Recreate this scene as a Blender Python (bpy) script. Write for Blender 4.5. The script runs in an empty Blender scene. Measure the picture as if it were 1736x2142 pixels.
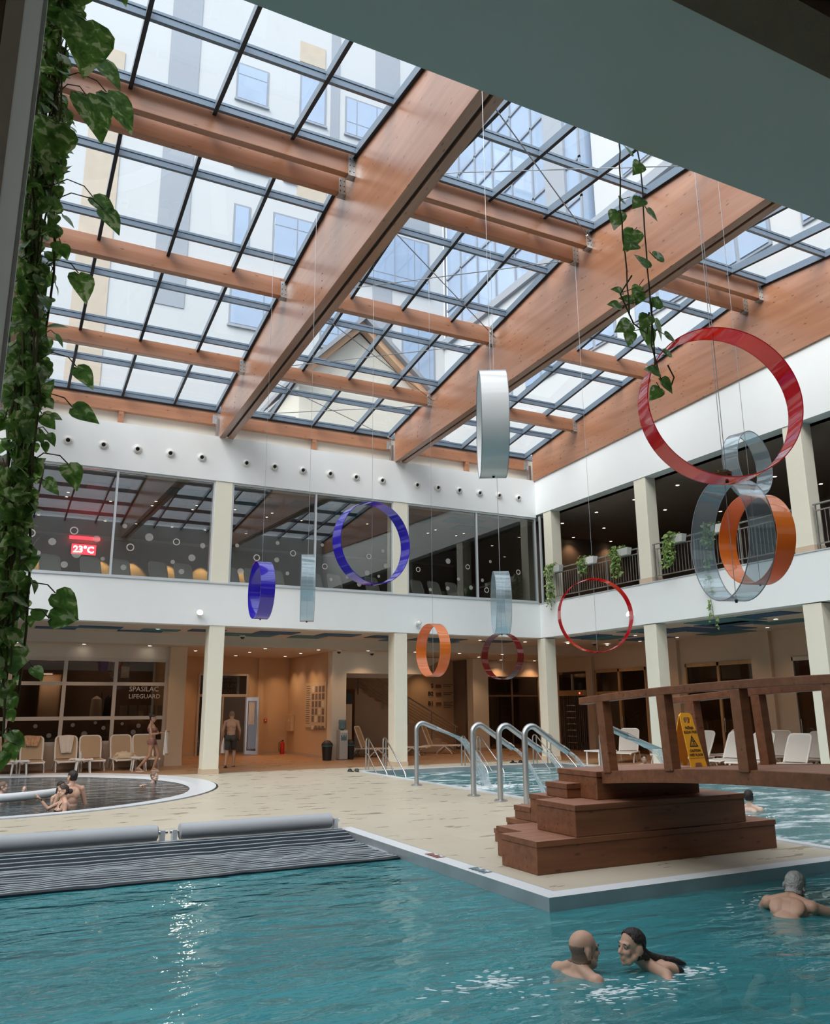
import bpy, bmesh, math, random
from math import sin, cos, pi, radians, sqrt, atan2
from mathutils import Vector, Matrix, Euler, noise
from mathutils.geometry import tessellate_polygon
random.seed(7)
SC = bpy.context.scene
COL = SC.collection

# ---------------------------------------------------------------- camera
cam_d = bpy.data.cameras.new('camera'); cam = bpy.data.objects.new('camera', cam_d); COL.objects.link(cam)
cam_d.sensor_fit = 'VERTICAL'; cam_d.sensor_height = 24.0; cam_d.lens = 1714.4 / 2142 * 24.0
cam_d.clip_start = 0.05; cam_d.clip_end = 400
YAW, PITCH, ROLL = .4711, .2345, -.0065
_f = Vector((sin(YAW) * cos(PITCH), cos(YAW) * cos(PITCH), sin(PITCH)))
_r = Vector((cos(YAW), -sin(YAW), 0)); _u = _r.cross(_f)
_r2 = cos(ROLL) * _r + sin(ROLL) * _u; _u2 = -sin(ROLL) * _r + cos(ROLL) * _u
cam.matrix_world = Matrix(((_r2.x, _u2.x, -_f.x, 0), (_r2.y, _u2.y, -_f.y, 0), (_r2.z, _u2.z, -_f.z, 1.75), (0, 0, 0, 1)))
SC.camera = cam
SC.view_settings.view_transform = 'Standard'; SC.view_settings.look = 'None'
SC.view_settings.gamma = 1.0; SC.view_settings.use_curve_mapping = False
SC.view_settings.exposure = EXPO = 0.45
SC.cycles.max_bounces = 10; SC.cycles.transparent_max_bounces = 24
SC.cycles.diffuse_bounces = 5; SC.cycles.glossy_bounces = 4
SC.cycles.use_denoising = True; SC.cycles.sample_clamp_indirect = 6.0
SC.cycles.caustics_reflective = False; SC.cycles.caustics_refractive = False

# ---------------------------------------------------------------- sky (overcast, brighter overhead)
W = bpy.data.worlds.new('sky'); SC.world = W; W.use_nodes = True
nt = W.node_tree; nt.nodes.clear()
tc = nt.nodes.new('ShaderNodeTexCoord'); sp = nt.nodes.new('ShaderNodeSeparateXYZ'); rp = nt.nodes.new('ShaderNodeValToRGB')
bg = nt.nodes.new('ShaderNodeBackground'); wo = nt.nodes.new('ShaderNodeOutputWorld')
nt.links.new(tc.outputs['Generated'], sp.inputs[0]); nt.links.new(sp.outputs[2], rp.inputs[0])
rp.color_ramp.elements[0].position = 0.0; rp.color_ramp.elements[0].color = (.50, .57, .66, 1)
rp.color_ramp.elements[1].position = 0.9; rp.color_ramp.elements[1].color = (1.0, 1.06, 1.12, 1)
nt.links.new(rp.outputs[0], bg.inputs[0]); bg.inputs[1].default_value = 1.6
nt.links.new(bg.outputs[0], wo.inputs[0])

# sun well behind thin cloud: a weak, very soft directional part of the daylight
sd = bpy.data.lights.new('sun_behind_cloud', 'SUN'); sd.energy = 4.4; sd.angle = radians(50); sd.color = (1, .97, .92)
so = bpy.data.objects.new('sun_behind_cloud', sd); COL.objects.link(so)
so.rotation_euler = Vector((.66, .40, -.64)).to_track_quat('-Z', 'Y').to_euler()

# ---------------------------------------------------------------- materials
MATS = {}
def node_mat(name):
    m = bpy.data.materials.new(name); m.use_nodes = True
    n = m.node_tree; b = n.nodes['Principled BSDF']; MATS[name] = m
    return m, n, b
def mat(name, col, rough=.5, metal=0, spec=.5, noise_amt=.06, scale=6.0, bump=0.0, bscale=40.0, emit=None, estr=0, trans=0, alpha=1, coat=0, sss=0):
    """plain paint / plastic / metal with a little procedural variation"""
    m, n, b = node_mat(name)
    b.inputs['Roughness'].default_value = rough; b.inputs['Metallic'].default_value = metal
    b.inputs['Specular IOR Level'].default_value = spec
    if coat: b.inputs['Coat Weight'].default_value = coat; b.inputs['Coat Roughness'].default_value = .1
    if sss: b.inputs['Subsurface Weight'].default_value = sss; b.inputs['Subsurface Radius'].default_value = (.02, .008, .004)
    if noise_amt > 0:
        t = n.nodes.new('ShaderNodeTexCoord'); z = n.nodes.new('ShaderNodeTexNoise'); z.inputs['Scale'].default_value = scale; z.inputs['Detail'].default_value = 4
        mx = n.nodes.new('ShaderNodeMix'); mx.data_type = 'RGBA'
        mx.inputs[6].default_value = (*[c * (1 - noise_amt) for c in col], 1); mx.inputs[7].default_value = (*[min(1, c * (1 + noise_amt)) for c in col], 1)
        n.links.new(t.outputs['Object'], z.inputs['Vector']); n.links.new(z.outputs[0], mx.inputs[0]); n.links.new(mx.outputs[2], b.inputs['Base Color'])
    else: b.inputs['Base Color'].default_value = (*col, 1)
    if bump:
        t2 = n.nodes.new('ShaderNodeTexCoord'); z2 = n.nodes.new('ShaderNodeTexNoise'); z2.inputs['Scale'].default_value = bscale; z2.inputs['Detail'].default_value = 3
        bp = n.nodes.new('ShaderNodeBump'); bp.inputs['Strength'].default_value = bump; bp.inputs['Distance'].default_value = .02
        n.links.new(t2.outputs['Object'], z2.inputs['Vector']); n.links.new(z2.outputs[0], bp.inputs['Height']); n.links.new(bp.outputs[0], b.inputs['Normal'])
    if emit: b.inputs['Emission Color'].default_value = (*emit, 1); b.inputs['Emission Strength'].default_value = estr
    return m
def glow(name, col, strength):
    m, n, b = node_mat(name); e = n.nodes.new('ShaderNodeEmission'); e.inputs[0].default_value = (*col, 1); e.inputs[1].default_value = strength
    n.links.new(e.outputs[0], n.nodes['Material Output'].inputs[0]); return m
def schlick(n, f0, bump=None):
    lw = n.nodes.new('ShaderNodeLayerWeight'); lw.inputs[0].default_value = .5
    p = n.nodes.new('ShaderNodeMath'); p.operation = 'POWER'; p.inputs[1].default_value = 5
    q = n.nodes.new('ShaderNodeMath'); q.operation = 'MULTIPLY_ADD'; q.inputs[1].default_value = 1 - f0; q.inputs[2].default_value = f0
    n.links.new(lw.outputs['Facing'], p.inputs[0]); n.links.new(p.outputs[0], q.inputs[0])
    if bump: n.links.new(bump.outputs[0], lw.inputs['Normal'])
    return q
def glass(name, tint, f0=.04, rough=.0):
    """clear sheet: passes light, reflects by angle"""
    m, n, b = node_mat(name)
    tr = n.nodes.new('ShaderNodeBsdfTransparent'); tr.inputs[0].default_value = (*tint, 1)
    gl = n.nodes.new('ShaderNodeBsdfGlossy'); gl.inputs['Roughness'].default_value = rough
    mx = n.nodes.new('ShaderNodeMixShader'); q = schlick(n, f0)
    n.links.new(q.outputs[0], mx.inputs[0]); n.links.new(tr.outputs[0], mx.inputs[1]); n.links.new(gl.outputs[0], mx.inputs[2])
    n.links.new(mx.outputs[0], n.nodes['Material Output'].inputs[0]); return m
def acrylic(name, col, see, f0=.05, trl=.45):
    """coloured acrylic band: see-through share, the rest glossy diffuse / translucent"""
    m, n, b = node_mat(name)
    b.inputs['Base Color'].default_value = (*col, 1); b.inputs['Roughness'].default_value = .15
    tl = n.nodes.new('ShaderNodeBsdfTranslucent'); tl.inputs[0].default_value = (*col, 1)
    m1 = n.nodes.new('ShaderNodeMixShader'); m1.inputs[0].default_value = trl
    n.links.new(b.outputs[0], m1.inputs[1]); n.links.new(tl.outputs[0], m1.inputs[2])
    tr = n.nodes.new('ShaderNodeBsdfTransparent'); tr.inputs[0].default_value = (*[c ** .5 for c in col], 1)
    m2 = n.nodes.new('ShaderNodeMixShader'); m2.inputs[0].default_value = see
    n.links.new(m1.outputs[0], m2.inputs[1]); n.links.new(tr.outputs[0], m2.inputs[2])
    gl = n.nodes.new('ShaderNodeBsdfGlossy'); gl.inputs['Roughness'].default_value = .02
    m3 = n.nodes.new('ShaderNodeMixShader'); q = schlick(n, f0)
    n.links.new(q.outputs[0], m3.inputs[0]); n.links.new(m2.outputs[0], m3.inputs[1]); n.links.new(gl.outputs[0], m3.inputs[2])
    n.links.new(m3.outputs[0], n.nodes['Material Output'].inputs[0]); return m
def wood(name, c1, c2, knots=.5, stretch=(1, 14, 14), rough=.42, scale=1.0, bump=.05, coat=0, ks=(3.0, 9.0, 9.0)):
    """stained timber: long grain streaks along local X plus small dark knots"""
    m, n, b = node_mat(name); b.inputs['Roughness'].default_value = rough
    if coat: b.inputs['Coat Weight'].default_value = coat; b.inputs['Coat Roughness'].default_value = .25
    t = n.nodes.new('ShaderNodeTexCoord'); mp = n.nodes.new('ShaderNodeMapping'); mp.inputs['Scale'].default_value = [s * scale for s in stretch]
    z = n.nodes.new('ShaderNodeTexNoise'); z.inputs['Scale'].default_value = 1.2; z.inputs['Detail'].default_value = 6; z.inputs['Roughness'].default_value = .6
    n.links.new(t.outputs['Object'], mp.inputs[0]); n.links.new(mp.outputs[0], z.inputs['Vector'])
    r = n.nodes.new('ShaderNodeValToRGB'); r.color_ramp.elements[0].position = .3; r.color_ramp.elements[1].position = .72
    r.color_ramp.elements[0].color = (*c1, 1); r.color_ramp.elements[1].color = (*c2, 1); n.links.new(z.outputs[0], r.inputs[0])
    mp2 = n.nodes.new('ShaderNodeMapping'); mp2.inputs['Scale'].default_value = [s * scale for s in ks]
    v = n.nodes.new('ShaderNodeTexVoronoi'); v.inputs['Scale'].default_value = 1.0; n.links.new(t.outputs['Object'], mp2.inputs[0]); n.links.new(mp2.outputs[0], v.inputs['Vector'])
    k = n.nodes.new('ShaderNodeValToRGB'); k.color_ramp.elements[0].position = .07; k.color_ramp.elements[1].position = .17
    k.color_ramp.elements[0].color = (1 - knots,) * 3 + (1,); k.color_ramp.elements[1].color = (1, 1, 1, 1); n.links.new(v.outputs['Distance'], k.inputs[0])
    mu = n.nodes.new('ShaderNodeMix'); mu.data_type = 'RGBA'; mu.blend_type = 'MULTIPLY'; mu.inputs[0].default_value = 1
    n.links.new(r.outputs[0], mu.inputs[6]); n.links.new(k.outputs[0], mu.inputs[7]); n.links.new(mu.outputs[2], b.inputs['Base Color'])
    if bump:
        bp = n.nodes.new('ShaderNodeBump'); bp.inputs['Strength'].default_value = bump; n.links.new(z.outputs[0], bp.inputs['Height']); n.links.new(bp.outputs[0], b.inputs['Normal'])
    return m

mat('white_plaster', (.82, .84, .85), .75, noise_amt=.02, scale=2)
mat('cream_plaster', (.72, .66, .55), .8, noise_amt=.03, scale=3)
mat('cream_wall', (.74, .70, .62), .8, noise_amt=.03, scale=3)
mat('cream_paint', (.78, .74, .62), .55, noise_amt=.03, scale=3)
mat('beige_wall', (.60, .47, .35), .8, noise_amt=.04, scale=2)
mat('warm_wall', (.62, .46, .31), .8, noise_amt=.04, scale=2)
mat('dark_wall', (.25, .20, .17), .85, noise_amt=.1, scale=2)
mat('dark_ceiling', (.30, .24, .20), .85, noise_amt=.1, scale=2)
mat('brown_ceiling', (.20, .14, .10), .9, noise_amt=.12, scale=9, bump=.3, bscale=60)
mat('soffit_paint', (.68, .69, .65), .7, noise_amt=.03, scale=3)
mat('hall_ceiling', (.62, .55, .47), .8, noise_amt=.04, scale=2)
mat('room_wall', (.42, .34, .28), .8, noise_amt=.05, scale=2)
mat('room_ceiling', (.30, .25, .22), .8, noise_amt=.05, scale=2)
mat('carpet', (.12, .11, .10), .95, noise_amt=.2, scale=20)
mat('blue_panel', (.02, .10, .22), .6, noise_amt=.1, scale=3)
mat('teal_panel', (.05, .20, .24), .6, noise_amt=.1, scale=3)
mat('frame_grey', (.62, .66, .69), .35, metal=.3, noise_amt=.03)
mat('frame_beige', (.55, .48, .42), .45, metal=.2, noise_amt=.03)
mat('frame_dark', (.10, .07, .05), .5, noise_amt=.05)
mat('skylight_metal', (.16, .205, .26), .32, metal=.35, noise_amt=.08)
mat('gasket', (.015, .018, .025), .6, noise_amt=0)
mat('steel', (.62, .63, .64), .22, metal=1.0, noise_amt=.05, scale=12)
mat('steel_satin', (.55, .56, .57), .38, metal=1.0, noise_amt=.06, scale=12)
mat('galvanised', (.55, .57, .57), .45, metal=.8, noise_amt=.25, scale=30)
mat('rail_metal', (.34, .32, .30), .4, metal=.6, noise_amt=.06)
mat('black_plastic', (.012, .012, .013), .45, noise_amt=.1)
mat('bolt_black', (.01, .01, .01), .6, noise_amt=0)
mat('white_plastic', (.80, .76, .72), .4, noise_amt=.03)
mat('nozzle_white', (.75, .75, .73), .4, noise_amt=.02)
mat('sling_taupe', (.46, .34, .22), .7, noise_amt=.08, scale=120)
mat('sling_light', (.62, .57, .52), .7, noise_amt=.06, scale=120)
mat('towel_white', (.82, .76, .71), .95, noise_amt=.06, scale=60, bump=.6, bscale=160)
mat('towel_cream', (.80, .66, .48), .95, noise_amt=.12, scale=30, bump=.6, bscale=160)
mat('towel_peach', (.60, .36, .22), .95, noise_amt=.45, scale=14, bump=.6, bscale=160)
mat('red_paint', (.55, .03, .02), .4, noise_amt=.05)
mat('orange_hose', (.75, .16, .04), .5, noise_amt=.05)
mat('sign_yellow', (.85, .40, .02), .45, noise_amt=.04)
mat('ink_black', (.012, .012, .014), .6, noise_amt=0)
mat('ink_grey', (.16, .13, .12), .6, noise_amt=0)
mat('ink_red', (.27, .10, .08), .6, noise_amt=0)
mat('letter_white', (.55, .5, .46), .6, noise_amt=0)
mat('paper', (.78, .74, .66), .8, noise_amt=.02)
mat('poster_board', (.66, .55, .40), .5, noise_amt=.03)
mat('poster_photo', (.22, .17, .16), .5, noise_amt=.6, scale=30)
mat('bottle_blue', (.12, .22, .26), .15, noise_amt=.2)
mat('pool_cover', (.38, .40, .43), .55, noise_amt=.05, scale=4)
mat('slat_blue', (.014, .022, .03), .3, spec=.12, noise_amt=.3, scale=4)
mat('slat_edge', (.55, .61, .65), .2, noise_amt=.2, scale=5)
mat('rim_white', (.72, .75, .78), .35, noise_amt=.04, scale=5)
mat('rim_steel', (.42, .45, .47), .3, metal=.5, noise_amt=.25, scale=3)
mat('grate', (.30, .32, .33), .5, noise_amt=.1)
mat('pool_tile_dark', (.08, .12, .14), .4, noise_amt=.15, scale=2)
mat('vine_stem', (.10, .085, .035), .8, noise_amt=.2, scale=20)
mat('planter_grey', (.50, .50, .48), .6, noise_amt=.05)
mat('planter_white', (.75, .74, .72), .5, noise_amt=.05)
mat('cable', (.32, .33, .35), .4, metal=.7, noise_amt=0)
mat('skin_light', (.60, .36, .26), .5, noise_amt=.10, scale=9, sss=.12)
mat('skin_tan', (.46, .26, .17), .5, noise_amt=.10, scale=9, sss=.12)
mat('skin_pale', (.62, .42, .34), .5, noise_amt=.08, scale=9, sss=.12)
mat('lip', (.34, .12, .10), .5, noise_amt=.1)
mat('eye_white', (.34, .30, .28), .3, noise_amt=0)
mat('hair_dark', (.018, .012, .010), .55, noise_amt=.5, scale=40, bump=.6, bscale=60)
mat('hair_brown', (.035, .02, .014), .5, noise_amt=.5, scale=40, bump=.6, bscale=60)
mat('hair_grey', (.42, .42, .41), .7, noise_amt=.5, scale=30, bump=.8, bscale=60)
mat('hair_stubble', (.20, .125, .09), .7, noise_amt=.3, scale=60)
mat('swim_black', (.012, .012, .014), .6, noise_amt=.1)
mat('swim_grey', (.04, .038, .032), .7, noise_amt=.1)
mat('swim_pattern', (.28, .12, .10), .7, noise_amt=.7, scale=40)
mat('hotel_white', (.44, .455, .465), .8, noise_amt=.03, scale=.5)
mat('hotel_cream', (.50, .48, .42), .8, noise_amt=.03, scale=.5)
mat('hotel_tan', (.42, .36, .29), .8, noise_amt=.10, scale=2)
mat('hotel_grey', (.26, .285, .32), .7, noise_amt=.05, scale=1)
mat('hotel_frame', (.22, .25, .29), .5, noise_amt=.03)
mat('hotel_roof', (.22, .23, .25), .7, noise_amt=.12, scale=3)
mat('hotel_orange', (.50, .30, .18), .8, noise_amt=.06)
mat('hotel_glass', (.26, .34, .46), .04, spec=1.0, noise_amt=.15, scale=.6)
glass('window_glass', (.84, .87, .86), .10)
glass('office_glass', (.50, .47, .45), .05)
glass('door_glass', (.55, .52, .50), .05)
glass('skylight_glass', (.97, .985, .99), .03)
glow('lamp_white', (1, .93, .80), 14)
glow('lamp_warm', (1, .80, .55), 9)
glow('lamp_room', (1, .78, .52), 7)
glow('led_red', (1, .03, .05), 2.6)
glow('led_white', (1, .75, .72), 4.0)
glow('status_red', (1, .1, .05), 3)
glow('tube_white', (1, .82, .65), 2.2)
glow('bright_window', (.85, .93, 1), 1.3)
wood('glulam', (.32, .135, .07), (.43, .205, .115), knots=.6, stretch=(.35, 5, 5), rough=.34, coat=.5)
wood('glulam_beam', (.30, .125, .065), (.41, .195, .11), knots=.6, stretch=(5, .35, 5), rough=.30, coat=1.0, ks=(9, 3, 9))
wood('glulam_under', (.20, .095, .06), (.28, .14, .09), knots=.4, stretch=(.35, 9, 9), rough=.5)
wood('bridge_wood', (.135, .047, .021), (.235, .092, .040), knots=.55, stretch=(.7, 9, 9), rough=.45, bump=.08)
wood('tread_wood', (.25, .11, .07), (.36, .175, .115), knots=.25, stretch=(.7, 12, 12), rough=.5, bump=.08)
wood('tan_wood', (.42, .25, .12), (.55, .34, .17), knots=.2, stretch=(9, 9, .7), rough=.45)
acrylic('acrylic_red', (.85, .010, .035), .10, .05, .5)
acrylic('acrylic_darkred', (.32, .03, .03), .55, .06, .35)
acrylic('acrylic_orange', (.90, .30, .05), .06, .06, .5)
acrylic('acrylic_blue', (.05, .03, .60), .14, .07, .4)
acrylic('acrylic_clear', (.62, .74, .80), .80, .09, .3)
acrylic('acrylic_white', (.95, .95, .96), .01, .04, .12)
m, n, b = node_mat('speckle_decal'); b.inputs['Base Color'].default_value = (.5, .48, .46, 1)
_t = n.nodes.new('ShaderNodeBsdfTransparent'); _x = n.nodes.new('ShaderNodeMixShader'); _x.inputs[0].default_value = .45
n.links.new(_t.outputs[0], _x.inputs[1]); n.links.new(b.outputs[0], _x.inputs[2]); n.links.new(_x.outputs[0], n.nodes['Material Output'].inputs[0])

def leaf_mat(name, green, green2, pale, amount):
    m, n, b = node_mat(name); b.inputs['Roughness'].default_value = .38
    t = n.nodes.new('ShaderNodeTexCoord'); z = n.nodes.new('ShaderNodeTexNoise'); z.inputs['Scale'].default_value = 34; z.inputs['Detail'].default_value = 4; z.inputs['Distortion'].default_value = .8
    n.links.new(t.outputs['Object'], z.inputs['Vector'])
    r = n.nodes.new('ShaderNodeValToRGB'); e = r.color_ramp.elements
    e[0].position = .32; e[0].color = (*green, 1); e[1].position = .55; e[1].color = (*green2, 1)
    k = e.new(1 - amount); k.color = (*pale, 1); n.links.new(z.outputs[0], r.inputs[0]); n.links.new(r.outputs[0], b.inputs['Base Color'])
    tl = n.nodes.new('ShaderNodeBsdfTranslucent'); n.links.new(r.outputs[0], tl.inputs[0])
    mx = n.nodes.new('ShaderNodeMixShader'); mx.inputs[0].default_value = .45
    n.links.new(b.outputs[0], mx.inputs[1]); n.links.new(tl.outputs[0], mx.inputs[2]); n.links.new(mx.outputs[0], n.nodes['Material Output'].inputs[0])
    return m
leaf_mat('leaf_green', (.07, .15, .03), (.20, .36, .07), (.62, .68, .34), .40)
leaf_mat('leaf_pale', (.08, .17, .04), (.20, .36, .08), (.66, .68, .48), .38)

def tile_floor(name, c1, c2, cm):
    m, n, b = node_mat(name)
    t = n.nodes.new('ShaderNodeTexCoord')
    br = n.nodes.new('ShaderNodeTexBrick'); br.inputs['Scale'].default_value = 1; br.offset = .5
    br.inputs['Brick Width'].default_value = 1.2; br.inputs['Row Height'].default_value = .6; br.inputs['Mortar Size'].default_value = .003
    br.inputs['Color1'].default_value = (*c1, 1); br.inputs['Color2'].default_value = (*c2, 1); br.inputs['Mortar'].default_value = (*cm, 1)
    n.links.new(t.outputs['Object'], br.inputs['Vector'])
    mp = n.nodes.new('ShaderNodeMapping'); mp.inputs['Scale'].default_value = (.9, 2.6, 1); mp.inputs['Rotation'].default_value = (0, 0, .5)
    z = n.nodes.new('ShaderNodeTexNoise'); z.inputs['Scale'].default_value = 1.6; z.inputs['Detail'].default_value = 5
    n.links.new(t.outputs['Object'], mp.inputs[0]); n.links.new(mp.outputs[0], z.inputs['Vector'])
    r = n.nodes.new('ShaderNodeValToRGB'); r.color_ramp.elements[0].position = .60; r.color_ramp.elements[1].position = .66
    r.color_ramp.elements[0].color = (0, 0, 0, 1); r.color_ramp.elements[1].color = (1, 1, 1, 1); n.links.new(z.outputs[0], r.inputs[0])
    mx = n.nodes.new('ShaderNodeMix'); mx.data_type = 'RGBA'; mx.blend_type = 'MULTIPLY'; mx.inputs[7].default_value = (.86, .84, .81, 1)
    n.links.new(r.outputs[0], mx.inputs[0]); n.links.new(br.outputs[0], mx.inputs[6]); n.links.new(mx.outputs[2], b.inputs['Base Color'])
    rr = n.nodes.new('ShaderNodeMapRange'); rr.inputs[3].default_value = .42; rr.inputs[4].default_value = .12
    n.links.new(r.outputs[0], rr.inputs[0]); n.links.new(rr.outputs[0], b.inputs['Roughness'])
    return m
tile_floor('deck_tile', (.57, .51, .405), (.535, .475, .375), (.42, .36, .28))
tile_floor('hall_tile_lamplit', (.40, .235, .13), (.36, .21, .115), (.25, .15, .09))  # tile pattern with the orange of the hall lamps put into its colour

def pool_tile():
    m, n, b = node_mat('pool_tile'); b.inputs['Roughness'].default_value = .4
    t = n.nodes.new('ShaderNodeTexCoord'); z = n.nodes.new('ShaderNodeTexNoise'); z.inputs['Scale'].default_value = .55; z.inputs['Detail'].default_value = 3
    z.inputs['Distortion'].default_value = 1.0
    n.links.new(t.outputs['Object'], z.inputs['Vector']); r = n.nodes.new('ShaderNodeValToRGB')
    r.color_ramp.elements[0].position = .35; r.color_ramp.elements[1].position = .7
    r.color_ramp.elements[0].color = (.10, .33, .37, 1); r.color_ramp.elements[1].color = (.15, .43, .46, 1)
    n.links.new(z.outputs[0], r.inputs[0]); n.links.new(r.outputs[0], b.inputs['Base Color']); return m
pool_tile()

def water(name, tint, scales, foam=0.0, f0=.02, strength=.35, body=(.16, .40, .42), murk=.5, stretch=(1, 2.2, 1), rot=.25, fscale=1.5):
    m, n, b = node_mat(name)
    t = n.nodes.new('ShaderNodeTexCoord'); mp = n.nodes.new('ShaderNodeMapping'); mp.inputs['Scale'].default_value = stretch; mp.inputs['Rotation'].default_value = (0, 0, rot)
    n.links.new(t.outputs['Object'], mp.inputs[0]); last = None
    for sc, am in scales:
        z = n.nodes.new('ShaderNodeTexNoise'); z.inputs['Scale'].default_value = sc; z.inputs['Detail'].default_value = 2.5; z.inputs['Distortion'].default_value = .6
        n.links.new(mp.outputs[0], z.inputs['Vector'])
        k = n.nodes.new('ShaderNodeMath'); k.operation = 'MULTIPLY_ADD'; k.inputs[1].default_value = am; k.inputs[2].default_value = 0
        n.links.new(z.outputs[0], k.inputs[0])
        if last: n.links.new(last.outputs[0], k.inputs[2])
        last = k
    bp = n.nodes.new('ShaderNodeBump'); bp.inputs['Strength'].default_value = strength; bp.inputs['Distance'].default_value = 1.0
    n.links.new(last.outputs[0], bp.inputs['Height'])
    tc_ = n.nodes.new('ShaderNodeBsdfTransparent'); tc_.inputs[0].default_value = (*tint, 1)
    sc_ = n.nodes.new('ShaderNodeBsdfDiffuse'); sc_.inputs[0].default_value = (*body, 1)          # light scattered back by the water itself
    tr = n.nodes.new('ShaderNodeMixShader'); tr.inputs[0].default_value = murk; n.links.new(tc_.outputs[0], tr.inputs[1]); n.links.new(sc_.outputs[0], tr.inputs[2])
    gl = n.nodes.new('ShaderNodeBsdfGlossy'); gl.inputs['Roughness'].default_value = .03; n.links.new(bp.outputs[0], gl.inputs['Normal'])
    mx = n.nodes.new('ShaderNodeMixShader'); q = schlick(n, f0, bp)
    n.links.new(q.outputs[0], mx.inputs[0]); n.links.new(tr.outputs[0], mx.inputs[1]); n.links.new(gl.outputs[0], mx.inputs[2])
    out = mx
    if foam:
        z = n.nodes.new('ShaderNodeTexNoise'); z.inputs['Scale'].default_value = fscale; z.inputs['Detail'].default_value = 8; z.inputs['Roughness'].default_value = .7
        n.links.new(mp.outputs[0], z.inputs['Vector'])
        r = n.nodes.new('ShaderNodeValToRGB'); r.color_ramp.elements[0].position = 1 - foam; r.color_ramp.elements[1].position = min(1, 1.16 - foam)
        n.links.new(z.outputs[0], r.inputs[0])
        df = n.nodes.new('ShaderNodeBsdfDiffuse'); df.inputs[0].default_value = (.75, .80, .84, 1)
        m2 = n.nodes.new('ShaderNodeMixShader'); n.links.new(r.outputs[0], m2.inputs[0]); n.links.new(mx.outputs[0], m2.inputs[1]); n.links.new(df.outputs[0], m2.inputs[2]); out = m2
    n.links.new(out.outputs[0], n.nodes['Material Output'].inputs[0]); return m
water('water_front', (.70, .93, .93), [(.7, .16), (2.2, .07), (7, .010)], strength=.45, body=(.085, .40, .45), murk=.55)
water('water_foamy', (.68, .93, .93), [(1.2, .12), (4, .05), (11, .012)], foam=.50, strength=.6, body=(.09, .38, .42), murk=.6, fscale=1.1)
water('water_round', (.50, .62, .64), [(1.0, .05), (3.5, .02), (10, .004)], strength=.5, body=(.10, .14, .15), murk=.4)
m, n, b = node_mat('water_jet'); b.inputs['Base Color'].default_value = (.72, .78, .82, 1); b.inputs['Roughness'].default_value = .15
_t = n.nodes.new('ShaderNodeBsdfTransparent'); _x = n.nodes.new('ShaderNodeMixShader'); _z = n.nodes.new('ShaderNodeTexNoise'); _z.inputs['Scale'].default_value = 14; _z.inputs['Detail'].default_value = 4
_r = n.nodes.new('ShaderNodeValToRGB'); _r.color_ramp.elements[0].position = .35; _r.color_ramp.elements[0].color = (.15,) * 3 + (1,); _r.color_ramp.elements[1].position = .7; _r.color_ramp.elements[1].color = (.8,) * 3 + (1,)
n.links.new(_z.outputs[0], _r.inputs[0]); n.links.new(_r.outputs[0], _x.inputs[0]); n.links.new(_t.outputs[0], _x.inputs[1]); n.links.new(b.outputs[0], _x.inputs[2]); n.links.new(_x.outputs[0], n.nodes['Material Output'].inputs[0])
mat('foam', (.78, .83, .86), .6, noise_amt=.1, scale=8, bump=.8, bscale=14)

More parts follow.
